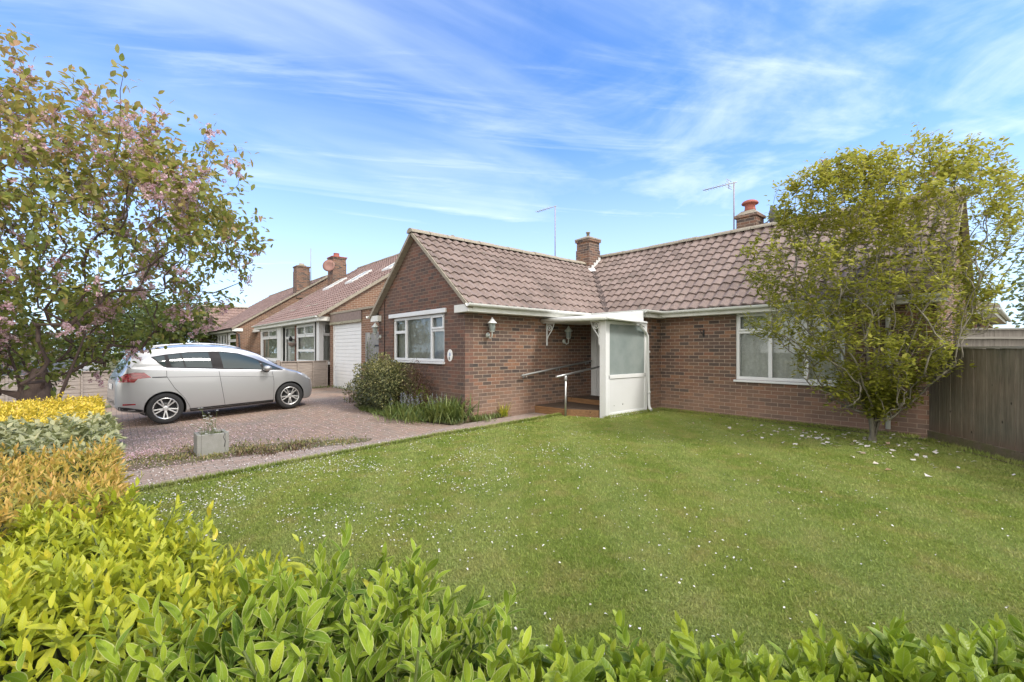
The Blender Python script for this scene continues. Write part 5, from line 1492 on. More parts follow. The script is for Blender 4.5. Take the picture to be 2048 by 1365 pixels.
# ================================================================ shrubs
def shrub(name, label, cat, cx, cy, rx, ry, h, n, L, W, mat_, tmpl='low', group=None, ztilt=0.0, shell=.35, core=True):
    t = thing(name, (cx, cy, g(cy)), label, cat, group)
    d = rand_dirs(n, -.8, 1); rr = 1 - shell * rng.random(n) ** 2
    lump = 1 + .11 * np.sin(d[:, 0] * 6 + 1.3) * np.cos(d[:, 1] * 5) + .09 * np.sin(d[:, 2] * 9 + d[:, 0] * 7) + rng.normal(0, .03, n)
    P = np.stack([cx + d[:, 0] * rx * rr * lump, cy + d[:, 1] * ry * rr * lump, g(cy) + h * .42 + d[:, 2] * h * .58 * rr * lump], -1)
    k = P[:, 2] > g(cy) + .03; P = P[k]; d = d[k]; n = len(P)
    ax = d + rng.normal(0, .6, (n, 3)); up = d * .6 + np.array([0, 0, .8]) + rng.normal(0, .3, (n, 3))
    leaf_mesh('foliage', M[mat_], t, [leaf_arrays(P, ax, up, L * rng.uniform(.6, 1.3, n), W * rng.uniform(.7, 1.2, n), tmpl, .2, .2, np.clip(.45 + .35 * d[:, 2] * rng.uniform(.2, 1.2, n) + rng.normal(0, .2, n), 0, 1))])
    mb = MB()
    for i in range(int(6 + 20 * min(1, rx))):
        e = rand_dirs(1, .1, 1)[0]
        p1 = (cx + e[0] * rx * .45, cy + e[1] * ry * .45, g(cy) + h * .35); p2 = (cx + e[0] * rx * .92, cy + e[1] * ry * .92, g(cy) + h * .42 + e[2] * h * .5)
        mb.tube([(cx + e[0] * .08, cy + e[1] * .08, g(cy) - .02), p1, p2], [.012 * min(1, .3 + rx), .007 * min(1, .3 + rx), .003], 5, cap=False)
    mb.build('stems', M['twig'], t, fixn=False)
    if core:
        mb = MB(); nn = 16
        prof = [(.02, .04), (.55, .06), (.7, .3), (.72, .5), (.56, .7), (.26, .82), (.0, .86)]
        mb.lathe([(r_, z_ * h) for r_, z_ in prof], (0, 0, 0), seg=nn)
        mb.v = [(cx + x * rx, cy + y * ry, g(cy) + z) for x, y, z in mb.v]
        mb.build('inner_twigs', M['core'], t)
    return t
shrub('euonymus_bush', 'rounded variegated bush with cream-green leaves under the front gable window', 'bush', -10.05, 4.72, 1.2, .52, 1.22, 11000, .052, .033, 'lf_bush')
shrub('berberis_bush', 'thin dark red berberis beside the variegated bush against the gable wall', 'bush', -8.75, 4.86, .5, .28, 1.1, 3200, .035, .018, 'lf_berberis', core=False)
shrub('small_green_shrub', 'small bright green shrub between bluebells and dark red berberis', 'bush', -8.45, 4.86, .2, .17, .62, 700, .035, .018, 'lf_bright', core=False)
shrub('variegated_seedling', 'pale variegated seedling in front of the white garage door', 'bush', -12.0, 4.75, .26, .2, .55, 260, .06, .035, 'lf_bush', core=False)
shrub('climbing_shrub', 'thin climbing shrub by the gate below the coach lantern', 'bush', -11.35, 4.98, .26, .12, 1.75, 420, .045, .028, 'lf_tree', core=False)


def clump(name, label, cat, cx, cy, n, r, hmin, hmax, w, mat_, lean=.7, flowers=0, fm='lf_blue', group=None, fh=.4):
    t = thing(name, (cx, cy, g(cy)), label, cat, group)
    q = rng.normal((cx, cy), (r * .5, r * .35), (n, 2)); az = rng.uniform(0, 2 * np.pi, n)
    k = rng.uniform(.15, 1, n) * lean
    ax = np.stack([np.cos(az) * k, np.sin(az) * k, np.ones(n)], -1); up = np.stack([-np.cos(az), -np.sin(az), np.full(n, .3)], -1)
    P = np.stack([q[:, 0], q[:, 1], np.full(n, g(cy))], -1)
    leaf_mesh('leaves', M[mat_], t, [leaf_arrays(P, ax, up, rng.uniform(hmin, hmax, n), w * rng.uniform(.7, 1.3, n), 'mid', .15, rng.uniform(.1, .6, n))])
    if flowers:
        mb = MB(); Pp = []; Pa = []
        for i in range(flowers):
            x, y = rng.normal((cx, cy), (r * .45, r * .3)); hh = rng.uniform(.8, 1.1) * fh; tx, ty = rng.normal(0, .04, 2)
            mb.tube([(x, y, g(y)), (x + tx * .4, y + ty * .4, g(y) + hh * .6), (x + tx, y + ty, g(y) + hh)], .003, 4, cap=False)
            m = 14; zz = rng.uniform(.6, 1.02, m) * hh; dd = rand_dirs(m, -.8, .3)
            Pp.append(np.stack([x + tx * zz / hh, y + ty * zz / hh, g(y) + zz], -1)); Pa.append(dd)
        mb.build('flower_stems', M['stem_green'], t, fixn=False)
        Pp = np.concatenate(Pp); Pa = np.concatenate(Pa)
        leaf_mesh('flowers', M[fm], t, [leaf_arrays(Pp, Pa, rand_dirs(len(Pp)), .024, .014, 'low', .3, .2)])
    return t
clump('bluebell_clump', 'bluebells with pale blue flower spikes in front of the berberis', 'flowers', -8.5, 4.52, 320, .42, .2, .42, .02, 'lf_iris', .8, 26, fh=.5)
clump('bluebell_clump', 'greyish bluebells among strap leaves nearer the house corner', 'flowers', -7.95, 4.78, 240, .34, .2, .42, .02, 'lf_iris', .8, 14, fh=.5)
clump('iris_clump', 'tall strap-leaved iris clump at the brick corner of the front gable', 'plant', -7.55, 4.95, 420, .42, .3, .62, .026, 'lf_iris', .75)
clump('daylily_clump', 'low arching green leaf clump at the front edge of the bed', 'plant', -8.2, 4.42, 300, .62, .15, .34, .022, 'lf_iris', 1.1)
clump('wall_weed', 'small weed growing at the foot of the side wall', 'plant', -7.28, 6.1, 60, .1, .15, .4, .016, 'lf_lime', .5)
clump('wall_weed', 'grass tuft at the base of the brick corner beside the path', 'plant', -7.25, 5.45, 160, .3, .06, .18, .012, 'lf_iris', .8)

# concrete planter with white flowers
pl = thing('concrete_planter', (-7.9, 1.0, g(1.0)), 'square grey concrete block planter with white flowers between drive and path', 'planter')
px0, px1, py0, py1, pz = -8.16, -7.78, .86, 1.25, g(1.0); hh = .29; th = .05
mb = MB(); mb.box(px0, px1, py0, py0 + th, pz - .03, pz + hh); mb.box(px0, px1, py1 - th, py1, pz - .03, pz + hh); mb.box(px0, px0 + th, py0 + th, py1 - th, pz - .03, pz + hh); mb.box(px1 - th, px1, py0 + th, py1 - th, pz - .03, pz + hh)
mb.build('block', M['concrete'], pl, bevel=.008)
mb = MB(); mb.box(px0 + th, px1 - th, py0 + th, py1 - th, pz, pz + hh - .05); mb.build('earth', M['soil'], pl)
mb = MB(); mb.tube([(px1 + .001, py1 - .05, pz + hh), (px1 + .001, py1 - .07, pz + hh - .06), (px1 + .001, py1 - .045, pz + hh - .12), (px1 + .001, py1 - .06, pz + hh - .2)], .004, 4); mb.build('crack', M['seam'], pl)
dz = thing('daisy_plant', (-7.95, 1.05, pz + hh - .05), 'thin-stemmed white daisies growing out of the concrete planter', 'flowers')
mb = MB(); Pp = []; Pa = []; Lp = []
for i in range(24):
    x, y = rng.uniform(px0 + .1, px1 - .1), rng.uniform(py0 + .1, py1 - .1); tx, ty = rng.normal(0, .1, 2) + np.array([.05, -.06]); hq = rng.uniform(.0, .42)
    b = (x, y, pz + hh - .06); e = (x + tx, y + ty, pz + hh + hq)
    mb.tube([b, ((b[0] + e[0]) / 2 - tx * .2, (b[1] + e[1]) / 2 - ty * .2, (b[2] + e[2]) / 2 + .03), e], .0022, 4, cap=False)
    m = 11; az = np.linspace(0, 2 * np.pi, m, endpoint=False); Pp.append(np.repeat(np.array(e)[None], m, 0)); Pa.append(np.stack([np.cos(az), np.sin(az), np.full(m, .35)], -1))
mb.build('stems', M['stem_green'], dz, fixn=False)
for a_, b_ in zip(Pp, Pa): leaf_mesh('flower', M['lf_white'], dz, [leaf_arrays(a_, b_, np.tile((0, 0, 1.), (11, 1)), .026, .012, 'low', .1, .1)])
n = 220; P = np.stack([rng.uniform(px0 + .06, px1 - .06, n), rng.uniform(py0 + .06, py1 - .06, n), np.full(n, pz + hh - .06)], -1)
leaf_mesh('leaves', M['lf_iris'], dz, [leaf_arrays(P, rand_dirs(n, .3, 1), rand_dirs(n, 0, 1), rng.uniform(.03, .09, n), .014, 'low', .2, .3)])


# ================================================================ the mixed front hedge
def hedge(name, label, poly, zt, n_top, nl, L, W, mat_, tmpl, stem=(.05, .12), ang=(75, 18), side=1.0, tall=None, tipup=0, zside=-.12, bump=.03, lj=.25, fold=.25, curl=.22, tones=(.15, .85), twig='stem_green'):
    c = np.mean(poly, 0)
    t = thing(name, (c[0], c[1], g(c[1])), label, 'hedge')
    T = sample_poly(poly, n_top); z = zt + bump * (np.sin(T[:, 0] * 9) * np.cos(T[:, 1] * 8 + 1)) + rng.normal(0, bump * .6, n_top)
    P = [np.stack([T[:, 0], T[:, 1], z - .05], -1)]; Dr = [nrm(np.stack([rng.normal(0, .32, n_top), rng.normal(0, .32, n_top), np.ones(n_top)], -1))]
    Q = np.array(poly)
    area2 = sum(Q[i][0] * Q[(i + 1) % len(Q)][1] - Q[(i + 1) % len(Q)][0] * Q[i][1] for i in range(len(Q)))
    dens = n_top / abs(area2 / 2)
    for i in range(len(Q)):
        a, b = Q[i], Q[(i + 1) % len(Q)]; Le = np.linalg.norm(b - a); m = int(Le * (zt - zside) * dens * side * .8)
        if m < 1: continue
        no = np.array([b[1] - a[1], -(b[0] - a[0])]) / Le * (1 if area2 > 0 else -1)
        s = rng.random(m); zz = zside + (zt - .03 - zside) * rng.random(m)
        P.append(np.stack([a[0] + s * (b[0] - a[0]), a[1] + s * (b[1] - a[1]), zz], -1) - np.array([no[0], no[1], 0]) * .05)
        Dr.append(nrm(np.stack([no[0] * .8 + rng.normal(0, .35, m), no[1] * .8 + rng.normal(0, .35, m), np.full(m, .65)], -1)))
    P = np.concatenate(P); Dr = np.concatenate(Dr); n = len(P)
    sl = rng.uniform(stem[0], stem[1], n)
    if tall is not None:
        k = rng.random(n) < tall[0]; k[n_top:] = False; sl[k] += rng.uniform(.02, tall[1], k.sum())
    ref = nrm(np.cross(Dr, rand_dirs(n))); ref2 = np.cross(Dr, ref)
    sets = []
    shade = np.clip(rng.normal(.5, .25, n), 0, 1)
    for j in range(nl):
        f = j / (nl - 1) if nl > 1 else 1; az = (j % 2) * math.pi + (j // 2) * math.pi / 2 + rng.normal(0, .3, n)
        rad_ = ref * np.cos(az)[:, None] + ref2 * np.sin(az)[:, None]
        an = np.radians(ang[0] + (ang[1] - ang[0]) * f + rng.normal(0, 9, n))
        ax = Dr * np.cos(an)[:, None] + rad_ * np.sin(an)[:, None]
        up = Dr * np.sin(an)[:, None] - rad_ * np.cos(an)[:, None] + rng.normal(0, .12, (n, 3))
        LL = L * (1 - .45 * f ** 2) * rng.uniform(1 - lj, 1 + lj, n)
        tone = tones[0] + (tones[1] - tones[0]) * (.55 * f + .45 * shade) + rng.normal(0, .1, n)
        sets.append(leaf_arrays(P + Dr * (sl * (.1 + .9 * f))[:, None], ax, up, LL, LL * (W / L) * rng.uniform(.85, 1.15, n), tmpl, fold, curl * rng.uniform(.2, 1.6, n), np.clip(tone, 0, 1)))
    leaf_mesh('leaves', M[mat_], t, sets)
    mb = MB()
    for i in range(0, n, max(1, n // 500)):
        a = P[i] - Dr[i] * .08; b = P[i] + Dr[i] * sl[i]; mb.tube([a, b], [.0035, .002], 4, cap=False)
    mb.build('stems', M[twig], t, fixn=False)
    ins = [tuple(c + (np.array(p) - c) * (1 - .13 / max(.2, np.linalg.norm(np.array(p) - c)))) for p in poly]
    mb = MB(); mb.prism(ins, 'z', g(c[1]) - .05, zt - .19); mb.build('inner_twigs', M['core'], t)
    return t
hedge('yellow_hedge', 'clipped golden yellow privet section at the far end of the left hedge', [(-6.5, -.95), (-4.05, -.95), (-4.05, -.06), (-6.45, -.12)], .91, 950, 9, .042, .02, 'lf_yellow', 'low', (.03, .07), (80, 25), .5, bump=.015)
hedge('grey_green_hedge', 'silvery grey-green section of the left hedge between yellow and orange ones', [(-4.15, -.95), (-2.85, -.95), (-2.85, -.01), (-4.15, -.03)], .935, 420, 9, .062, .03, 'lf_grey', 'mid', (.04, .1), (85, 40), .8)
hedge('orange_hedge', 'orange-tipped section of the left hedge with upright new shoots', [(-2.95, -.95), (-1.85, -.95), (-1.8, .02), (-2.95, .0)], .93, 900, 9, .042, .013, 'lf_orange', 'low', (.04, .09), (65, 8), .8, tones=(.05, .95))
hedge('lime_hedge', 'lime-green pointed-leaf hedge section in the lower left foreground', [(-1.9, -.95), (-.7, -.9), (-.62, -.42), (-.9, -.02), (-.94, .34), (-1.35, .16), (-1.85, .04)], .90, 1600, 10, .045, .0155, 'lf_lime', 'mid', (.04, .1), (72, 12), .8, tall=(.2, .06))
hedge('pale_edged_hedge', 'dark glossy pale-edged evergreen hedge section in the centre foreground', [(-.88, -.08), (-.6, -.42), (-.3, -.1), (-.36, .3), (-.50, .48), (-.9, .46), (-.96, .28)], .87, 430, 12, .051, .0185, 'lf_eu', 'fine', (.08, .16), (64, 10), .9, tall=(.22, .1), fold=.2, curl=.3, tones=(.12, .8), lj=.3)
hedge('bright_green_hedge', 'low bright green broad-leaved hedge strip along the bottom right', [(-.54, .48), (-.34, .24), (.3, .92), (1.0, 1.95), (1.5, 2.8), (1.3, 2.95), (.7, 2.2), (0, 1.17)], .885, 1700, 10, .045, .0195, 'lf_bright', 'fine', (.04, .1), (65, 12), .8, fold=.3, curl=.15, tones=(.2, .85))
# ================================================================ the car
def catmull(xs, ys, x):
    xs = np.array(xs, float); ys = np.array(ys, float)
    m = np.gradient(ys, xs)
    d = np.diff(ys) / np.diff(xs)
    m[0] = d[0]; m[-1] = d[-1]
    for i in range(1, len(xs) - 1):
        if d[i - 1] * d[i] <= 0: m[i] = 0
        else: m[i] = 2 * d[i - 1] * d[i] / (d[i - 1] + d[i])
    x = np.asarray(x, float); k = np.clip(np.searchsorted(xs, x) - 1, 0, len(xs) - 2); h = xs[k + 1] - xs[k]; t = (x - xs[k]) / h
    return (2 * t ** 3 - 3 * t ** 2 + 1) * ys[k] + (t ** 3 - 2 * t ** 2 + t) * h * m[k] + (-2 * t ** 3 + 3 * t ** 2) * ys[k + 1] + (t ** 3 - t ** 2) * h * m[k + 1]


car = thing('parked_car', (-12.506, .69, g(.72) - .0), 'silver five-door hatchback parked on the pink brick drive', 'car', None, R(5.6))
car.rotation_euler = (R(2.0), 0, R(5.6))
MC = wm(car)
S_TOP = ([-.77, -.745, -.70, -.64, -.52, -.42, -.33, -.1, .2, .55, 1.0, 1.4, 1.8, 2.05, 2.25, 2.42, 2.65, 2.88, 3.02, 3.11, 3.16], [.60, .86, 1.0, 1.1, 1.33, 1.49, 1.535, 1.575, 1.60, 1.61, 1.59, 1.535, 1.40, 1.245, 1.095, .995, .925, .83, .735, .61, .46])
S_W = ([-.77, -.74, -.66, -.5, -.2, .3, 1.2, 2.2, 2.5, 2.75, 2.95, 3.08, 3.16], [.60, .69, .775, .825, .855, .868, .872, .866, .852, .81, .72, .58, .36])
S_ZB = ([-.77, -.7, -.4, 0, .5, 1.9, 2.5, 2.9, 3.16], [.42, .33, .26, .2, .18, .18, .2, .19, .3])
S_BELT = ([-.77, -.3, .2, 1.0, 1.8, 2.4, 3.16], [1.17, 1.155, 1.13, 1.06, 1.0, .95, .9])
def ring(y):
    tp = float(catmull(*S_TOP, y)); w = float(catmull(*S_W, y)); zb = float(catmull(*S_ZB, y)); be = float(np.interp(y, *S_BELT))
    zs = min(be, tp - .075); t = float(np.clip((tp - zs - .075) / .36, 0, 1)); t = t * t * (3 - 2 * t)
    ze = zs + (tp - zs) * (.55 + .30 * t); we = w * (.86 - .145 * t)
    bulge = w
    pts = [(0, zb), (w * .82, zb), (w * .955, zb + .035), (w * .985, zb + .12), (bulge, zb + (zs - zb) * .42), (w * .998, zb + (zs - zb) * .7), (w * .985, zs - .07), (w * (.972 - .004 * t), zs - .012),
           (w * (.955 - .012 * t), zs + .02), (w * .93 * (1 - t) + t * (w * .90), zs + (ze - zs) * .4), (we + .02 * t, ze - .035 * t), (we - .02 - .03 * (1 - t), ze + (tp - ze) * .42), (we * .72, tp - .012 - .02 * t), (we * .36, tp - .004), (0, tp)]
    # resample with catmull along index
    idx = np.arange(len(pts)); q = np.linspace(0, len(pts) - 1, 43)
    P = np.array(pts)
    def cr_(c):
        out = np.empty(len(q))
        for n_, u_ in enumerate(q):
            i = min(int(u_), len(c) - 2); f = u_ - i
            p0 = c[max(i - 1, 0)]; p1 = c[i]; p2 = c[i + 1]; p3 = c[min(i + 2, len(c) - 1)]
            out[n_] = .5 * (2 * p1 + (p2 - p0) * f + (2 * p0 - 5 * p1 + 4 * p2 - p3) * f * f + (3 * p1 - p0 - 3 * p2 + p3) * f ** 3)
        return out
    X = cr_(P[:, 0]); Z = cr_(P[:, 1]); X[0] = X[-1] = 0; X = np.maximum(X, 0)
    return X, Z
ys = np.unique(np.concatenate([np.linspace(-.77, -.3, 22), np.linspace(-.3, 2.2, 44), np.linspace(2.2, 3.16, 36)]))
V = []; m = 43
for y in ys:
    X, Z = ring(y)
    V.append(np.stack([np.concatenate([X, -X[-2:0:-1]]), np.full(2 * m - 2, y), np.concatenate([Z, Z[-2:0:-1]])], -1))
K = 2 * m - 2
bm = bmesh.new()
vv = [[bm.verts.new(p) for p in r] for r in V]
for a, b in zip(vv[:-1], vv[1:]):
    for i in range(K):
        bm.faces.new((a[i], a[(i + 1) % K], b[(i + 1) % K], b[i]))
bm.faces.new(list(reversed(vv[0]))); bm.faces.new(vv[-1])
bmesh.ops.recalc_face_normals(bm, faces=bm.faces[:])
BV = BVHTree.FromBMesh(bm)
me = bpy.data.meshes.new('body'); bm.to_mesh(me); bm.free()
me.materials.append(M['paint']); me.materials.append(M['black'])
body = bpy.data.objects.new('body', me); COL.objects.link(body)
cutm = MB()
for y in (0.0, 2.44):
    for s in (1, -1): cutm.lathe([(.352, s * .55), (.352, s * 1.1)], (0, y, .315), (1, 0, 0), 40)
cut = cutm.build('cutter', [M['paint']])
cut.data.materials.clear(); cut.data.materials.append(M['black'])
bo = body.modifiers.new('b', 'BOOLEAN'); bo.object = cut; bo.operation = 'DIFFERENCE'; bo.solver = 'EXACT'; bo.material_mode = 'TRANSFER'
dg = bpy.context.evaluated_depsgraph_get(); dg.update()
nm = bpy.data.meshes.new_from_object(body.evaluated_get(dg))
body.modifiers.clear(); body.data = nm; nm.name = 'body'
bpy.data.objects.remove(cut)
nm.polygons.foreach_set('use_smooth', [True] * len(nm.polygons))
nm.set_sharp_from_angle(angle=R(35))
body.parent = car


def patch(name, poly, mat_, parent, axis='x', sgn=1, off=.004, grid=.04, thick=0.0):
    """polygon (2-D, seen along axis) laid onto the body surface, a few mm proud. axis x: (y,z); axis z: (x,y); axis -y: (x,z)"""
    b = bmesh.new(); f = b.faces.new([b.verts.new((p[0], p[1], 0)) for p in poly])
    xs = [p[0] for p in poly]; zs = [p[1] for p in poly]
    for k, (lo, hi) in enumerate(((min(xs), max(xs)), (min(zs), max(zs)))):
        for v in np.arange(lo + grid, hi, grid):
            co = (v, 0, 0) if k == 0 else (0, v, 0); no = (1, 0, 0) if k == 0 else (0, 1, 0)
            bmesh.ops.bisect_plane(b, geom=b.verts[:] + b.edges[:] + b.faces[:], plane_co=co, plane_no=no)
    for v in b.verts:
        u, w = v.co.x, v.co.y
        if axis == 'x': o, d = Vector((sgn * 2, u, w)), Vector((-sgn, 0, 0))
        elif axis == 'z': o, d = Vector((u, w, 3)), Vector((0, 0, -1))
        else: o, d = Vector((u, -3 * sgn, w)), Vector((0, sgn, 0))
        h, n, _, _ = BV.ray_cast(o, d)
        if h is None:
            h, n, _, _ = BV.find_nearest(Vector((sgn * .8, u, w)) if axis == 'x' else (Vector((u, w, 1.2)) if axis == 'z' else Vector((u, -.77 * sgn, w))))
        if n.dot(d) > 0: n = -n
        v.co = h + n * off
    bmesh.ops.recalc_face_normals(b, faces=b.faces[:])
    for f in b.faces:
        c = f.calc_center_median()
        if f.normal.dot(c - Vector((0, c.y * .8 + .2, .7))) < 0: f.normal_flip()
    me = bpy.data.meshes.new(name); b.to_mesh(me); b.free()
    me.polygons.foreach_set('use_smooth', [True] * len(me.polygons)); me.materials.append(mat_)
    o = bpy.data.objects.new(name, me); COL.objects.link(o); o.parent = parent
    return o


def strip(name, pts, w, mat_, parent, sgn=1, off=.002):
    """thin seam line on the side of the body"""
    mb = MB(); P = []
    for a, b in zip(pts[:-1], pts[1:]):
        n = max(2, int(math.hypot(b[0] - a[0], b[1] - a[1]) / .05))
        P += [(a[0] + (b[0] - a[0]) * i / n, a[1] + (b[1] - a[1]) * i / n) for i in range(n)]
    P.append(pts[-1])
    vs = []
    for i, p in enumerate(P):
        q = P[min(i + 1, len(P) - 1)]; r_ = P[max(i - 1, 0)]; d = np.array([q[0] - r_[0], q[1] - r_[1]]); d /= max(1e-6, np.hypot(*d)); nn = np.array([-d[1], d[0]]) * w / 2
        for k in (-1, 1):
            y, z = p[0] + nn[0] * k, p[1] + nn[1] * k
            h, n, _, _ = BV.ray_cast(Vector((sgn * 2, y, z)), Vector((-sgn, 0, 0)))
            if h is None: h = Vector((sgn * .8, y, z)); n = Vector((sgn, 0, 0))
            if n.x * sgn < 0: n = -n
            vs.append(h + n * off)
    me = bpy.data.meshes.new(name); me.from_pydata([tuple(v) for v in vs], [], [(2 * i, 2 * i + 1, 2 * i + 3, 2 * i + 2) for i in range(len(P) - 1)]); me.materials.append(mat_)
    o = bpy.data.objects.new(name, me); COL.objects.link(o); o.parent = parent
    return o


DLO = [(-.185, 1.375), (.05, 1.415), (.45, 1.452), (.85, 1.452), (1.05, 1.445), (1.39, 1.388), (1.68, 1.275), (1.98, 1.125), (2.33, .945), (1.84, .985), (1.05, 1.045), (.86, 1.075), (.05, 1.145), (-.0, 1.165), (-.1, 1.265)]
for s in (1, -1):
    fr_ = patch('window_surround', DLO, M['pillar'], car, 'x', s, .003)
    for nm_, pl_ in (('quarter_window', [(-.15, 1.366), (.035, 1.392), (.035, 1.162), (.005, 1.177), (-.08, 1.27)]), ('rear_door_window', [(.09, 1.4), (.42, 1.43), (.81, 1.43), (.855, 1.092), (.13, 1.152)]),
                     ('front_door_window', [(1.02, 1.428), (1.2, 1.405), (1.39, 1.37), (1.67, 1.26), (1.79, 1.195), (1.84, 1.0), (1.06, 1.062)]), ('front_quarter_window', [(1.86, 1.155), (1.98, 1.1), (2.2, .985), (1.9, 1.0)])):
        patch(nm_, pl_, M['car_glass'], fr_, 'x', s, .006)
    strip('window_divider', [(.31, 1.42), (.37, 1.13)], .022, M['pillar'], fr_, s, .008)
    dr_ = strip('rear_door', [(.04, 1.14), (.04, .96), (.16, .72), (.32, .5), (.40, .33), (.43, .22)], .009, M['seam'], car, s)
    df_ = strip('front_door', [(.96, 1.06), (1.0, .7), (1.06, .22)], .009, M['seam'], car, s)
    strip('panel_gap', [(2.05, .97), (2.08, .7), (2.06, .24)], .008, M['seam'], df_, s)
    for nm_, y0, pr in (('door_handle', .68, dr_), ('door_handle', 1.09, df_)):
        mb = MB(); L_ = .2
        pts = []
        for i in range(7):
            f = i / 6; y = y0 + L_ * f; z = .943 - .03 * (y - .8); h, n, _, _ = BV.ray_cast(Vector((s * 2, y, z)), Vector((-s, 0, 0)))
            pts.append(MC @ (h + n * (.004 + .026 * math.sin(math.pi * f) ** .5)))
        mb.tube(pts, [.008, .013, .014, .014, .014, .013, .008], 8); mb.build(nm_, M['paint'], pr)
    crease = strip('crease', [(-.2, .965), (.04, .957)], .022, M['seam'], car, s, .003)
    strip('crease_line', [(.04, .953), (1.0, .897), (2.08, .80)], .007, M['seam'], crease, s, .0015)
    patch('sill_trim', [(.4, .265), (2.06, .265), (2.06, .2), (.42, .2)], M['black'], car, 'x', s, .002)
    patch('tail_lamp', [(-.70, .985), (-.6, 1.062), (-.45, 1.085), (-.32, 1.072), (-.21, .965), (-.42, .953), (-.475, .885), (-.70, .905)], M['red_lamp'], car, 'x', s, .007, .02)
    patch('reflector', [(-.66, .475), (-.47, .465), (-.47, .44), (-.66, .445)], M['red_lamp'], car, 'x', s, .004, .02)
    patch('headlamp', [(2.6, .875), (2.75, .865), (2.92, .79), (3.03, .69), (3.0, .655), (2.9, .69), (2.72, .79)], M['lamp'], car, 'x', s, .005, .02)
    patch('bumper_trim', [(-.76, .43), (-.6, .40), (-.36, .33), (-.36, .28), (-.62, .34), (-.76, .36)], M['black'], car, 'x', s, .003)
    # mirror
    mb = MB(); c = Vector((s * .97, 1.9, 1.02))
    prof = [(0, -.11), (.05, -.1), (.075, -.05), (.08, .02), (.07, .08), (.045, .1), (0, .105)]
    b0 = len(mb.v); mb.lathe(prof, (0, 0, 0), (1, 0, 0), 16)
    mb.v = [tuple(MC @ (c + Vector((x * 1.05, y * (1.0 if y < 0 else 1.25), z * .85)))) for x, y, z in mb.v]
    mi_ = mb.build('wing_mirror', M['paint'], car)
    mb = MB(); mb.bar(MC @ Vector((s * .8, 1.92, .93)), MC @ Vector((s * .95, 1.92, .97)), .07, .05); mb.build('mirror_foot', M['black'], mi_)
    # roof rail
    mb = MB(); mb.tube([MC @ Vector((s * .56, y, float(catmull(*S_TOP, y)) - .035 + .055 * math.sin(math.pi * (y + .25) / 1.75) ** .5)) for y in np.linspace(-.24, 1.49, 16)], .016, 8); mb.build('roof_rail', M['paint'], car)
    # wheels
    for y in (0.0, 2.44):
        mb = MB(); ctr = MC @ Vector((s * .86, y, .315)); ax_ = (MC.to_3x3() @ Vector((s, 0, 0)))
        mb.lathe([(.2, -.2), (.29, -.195), (.31, -.17), (.315, -.1), (.315, -.06), (.308, -.02), (.29, -.004), (.25, .0), (.218, -.006), (.21, -.03), (.2, -.2)], ctr, ax_, 40, cap=False)
        w_ = mb.build('wheel', M['tyre'], car)
        mb = MB()
        mb.lathe([(.216, -.02), (.218, -.004), (.208, .0), (.196, -.008), (.192, -.06), (.19, -.12)], ctr, ax_, 40, cap=False)
        mb.lathe([(.0, -.012), (.03, -.008), (.052, -.014), (.058, -.03)], ctr, ax_, 20)
        rg = ax_.normalized(); ua = rg.cross(Vector((0, 0, 1))).normalized(); ub = rg.cross(ua)
        for k in range(5):
            t0 = 2 * math.pi * k / 5 + .3
            for dl_ in (-.15, .15):
                a_ = ctr + rg * -.02 + (ua * math.cos(t0 + dl_ * .9) + ub * math.sin(t0 + dl_ * .9)) * .05
                b_ = ctr + rg * -.012 + (ua * math.cos(t0 + dl_ * 1.25) + ub * math.sin(t0 + dl_ * 1.25)) * .2
                mb.bar(a_, b_, .026, .022, up=rg)
            a_ = ctr + rg * -.018 + (ua * math.cos(t0) + ub * math.sin(t0)) * .13; b_ = ctr + rg * -.012 + (ua * math.cos(t0) + ub * math.sin(t0)) * .2
        mb.build('rim', M['rim'], w_, bevel=.003)
        mb = MB(); mb.lathe([(0, -.1), (.195, -.1)], ctr, ax_, 24, cap=False); mb.lathe([(.05, -.06), (.13, -.06), (.13, -.1)], ctr, ax_, 20); mb.build('brake_disc', M['black'], w_)
patch('rear_window', [(-.52, 1.135), (.52, 1.135), (.53, 1.2), (.5, 1.42), (.42, 1.455), (-.42, 1.455), (-.5, 1.42), (-.53, 1.2)], M['car_glass'], car, 'y', 1, .005)
rws = [(-.6, 1.2), (.6, 1.2), (.62, 1.3), (.585, 1.44), (-.585, 1.44), (-.62, 1.3)]
patch('windscreen', [(-.5, 1.5), (.5, 1.5), (.57, 1.75), (.66, 2.05), (.70, 2.3), (.55, 2.36), (.0, 2.4), (-.55, 2.36), (-.70, 2.3), (-.66, 2.05), (-.57, 1.75)], M['car_glass'], car, 'z', 1, .005)
patch('number_plate', [(-.26, .74), (.26, .74), (.26, .85), (-.26, .85)], M['plaque'], car, 'y', 1, .008)
mb = MB()
Vp = [MC @ Vector(p) for p in ((-.5, -.44, 1.5), (.5, -.44, 1.5), (.5, -.55, 1.475), (-.5, -.55, 1.475), (-.5, -.42, 1.53), (.5, -.42, 1.53), (.48, -.55, 1.49), (-.48, -.55, 1.49))]
mb.add(Vp, [(0, 1, 2, 3), (7, 6, 5, 4), (0, 4, 5, 1), (1, 5, 6, 2), (2, 6, 7, 3), (3, 7, 4, 0)]); mb.build('spoiler', M['paint'], car, bevel=.008)
mb = MB(); mb.box(-.6, .6, -.3, 2.7, .2, .4); mb.v = [tuple(MC @ Vector(p)) for p in mb.v]; mb.build('underbody', M['black'], car)
mb = MB(); mb.tube([MC @ Vector((0, 1.15, 1.59)), MC @ Vector((0, .98, 1.72))], .006, 6); mb.build('roof_aerial', M['black'], car)
mb = MB(); mb.tube([MC @ Vector((.38, -.67, 1.11)), MC @ Vector((.1, -.66, 1.15))], .01, 6); mb.build('rear_wiper', M['black'], car)
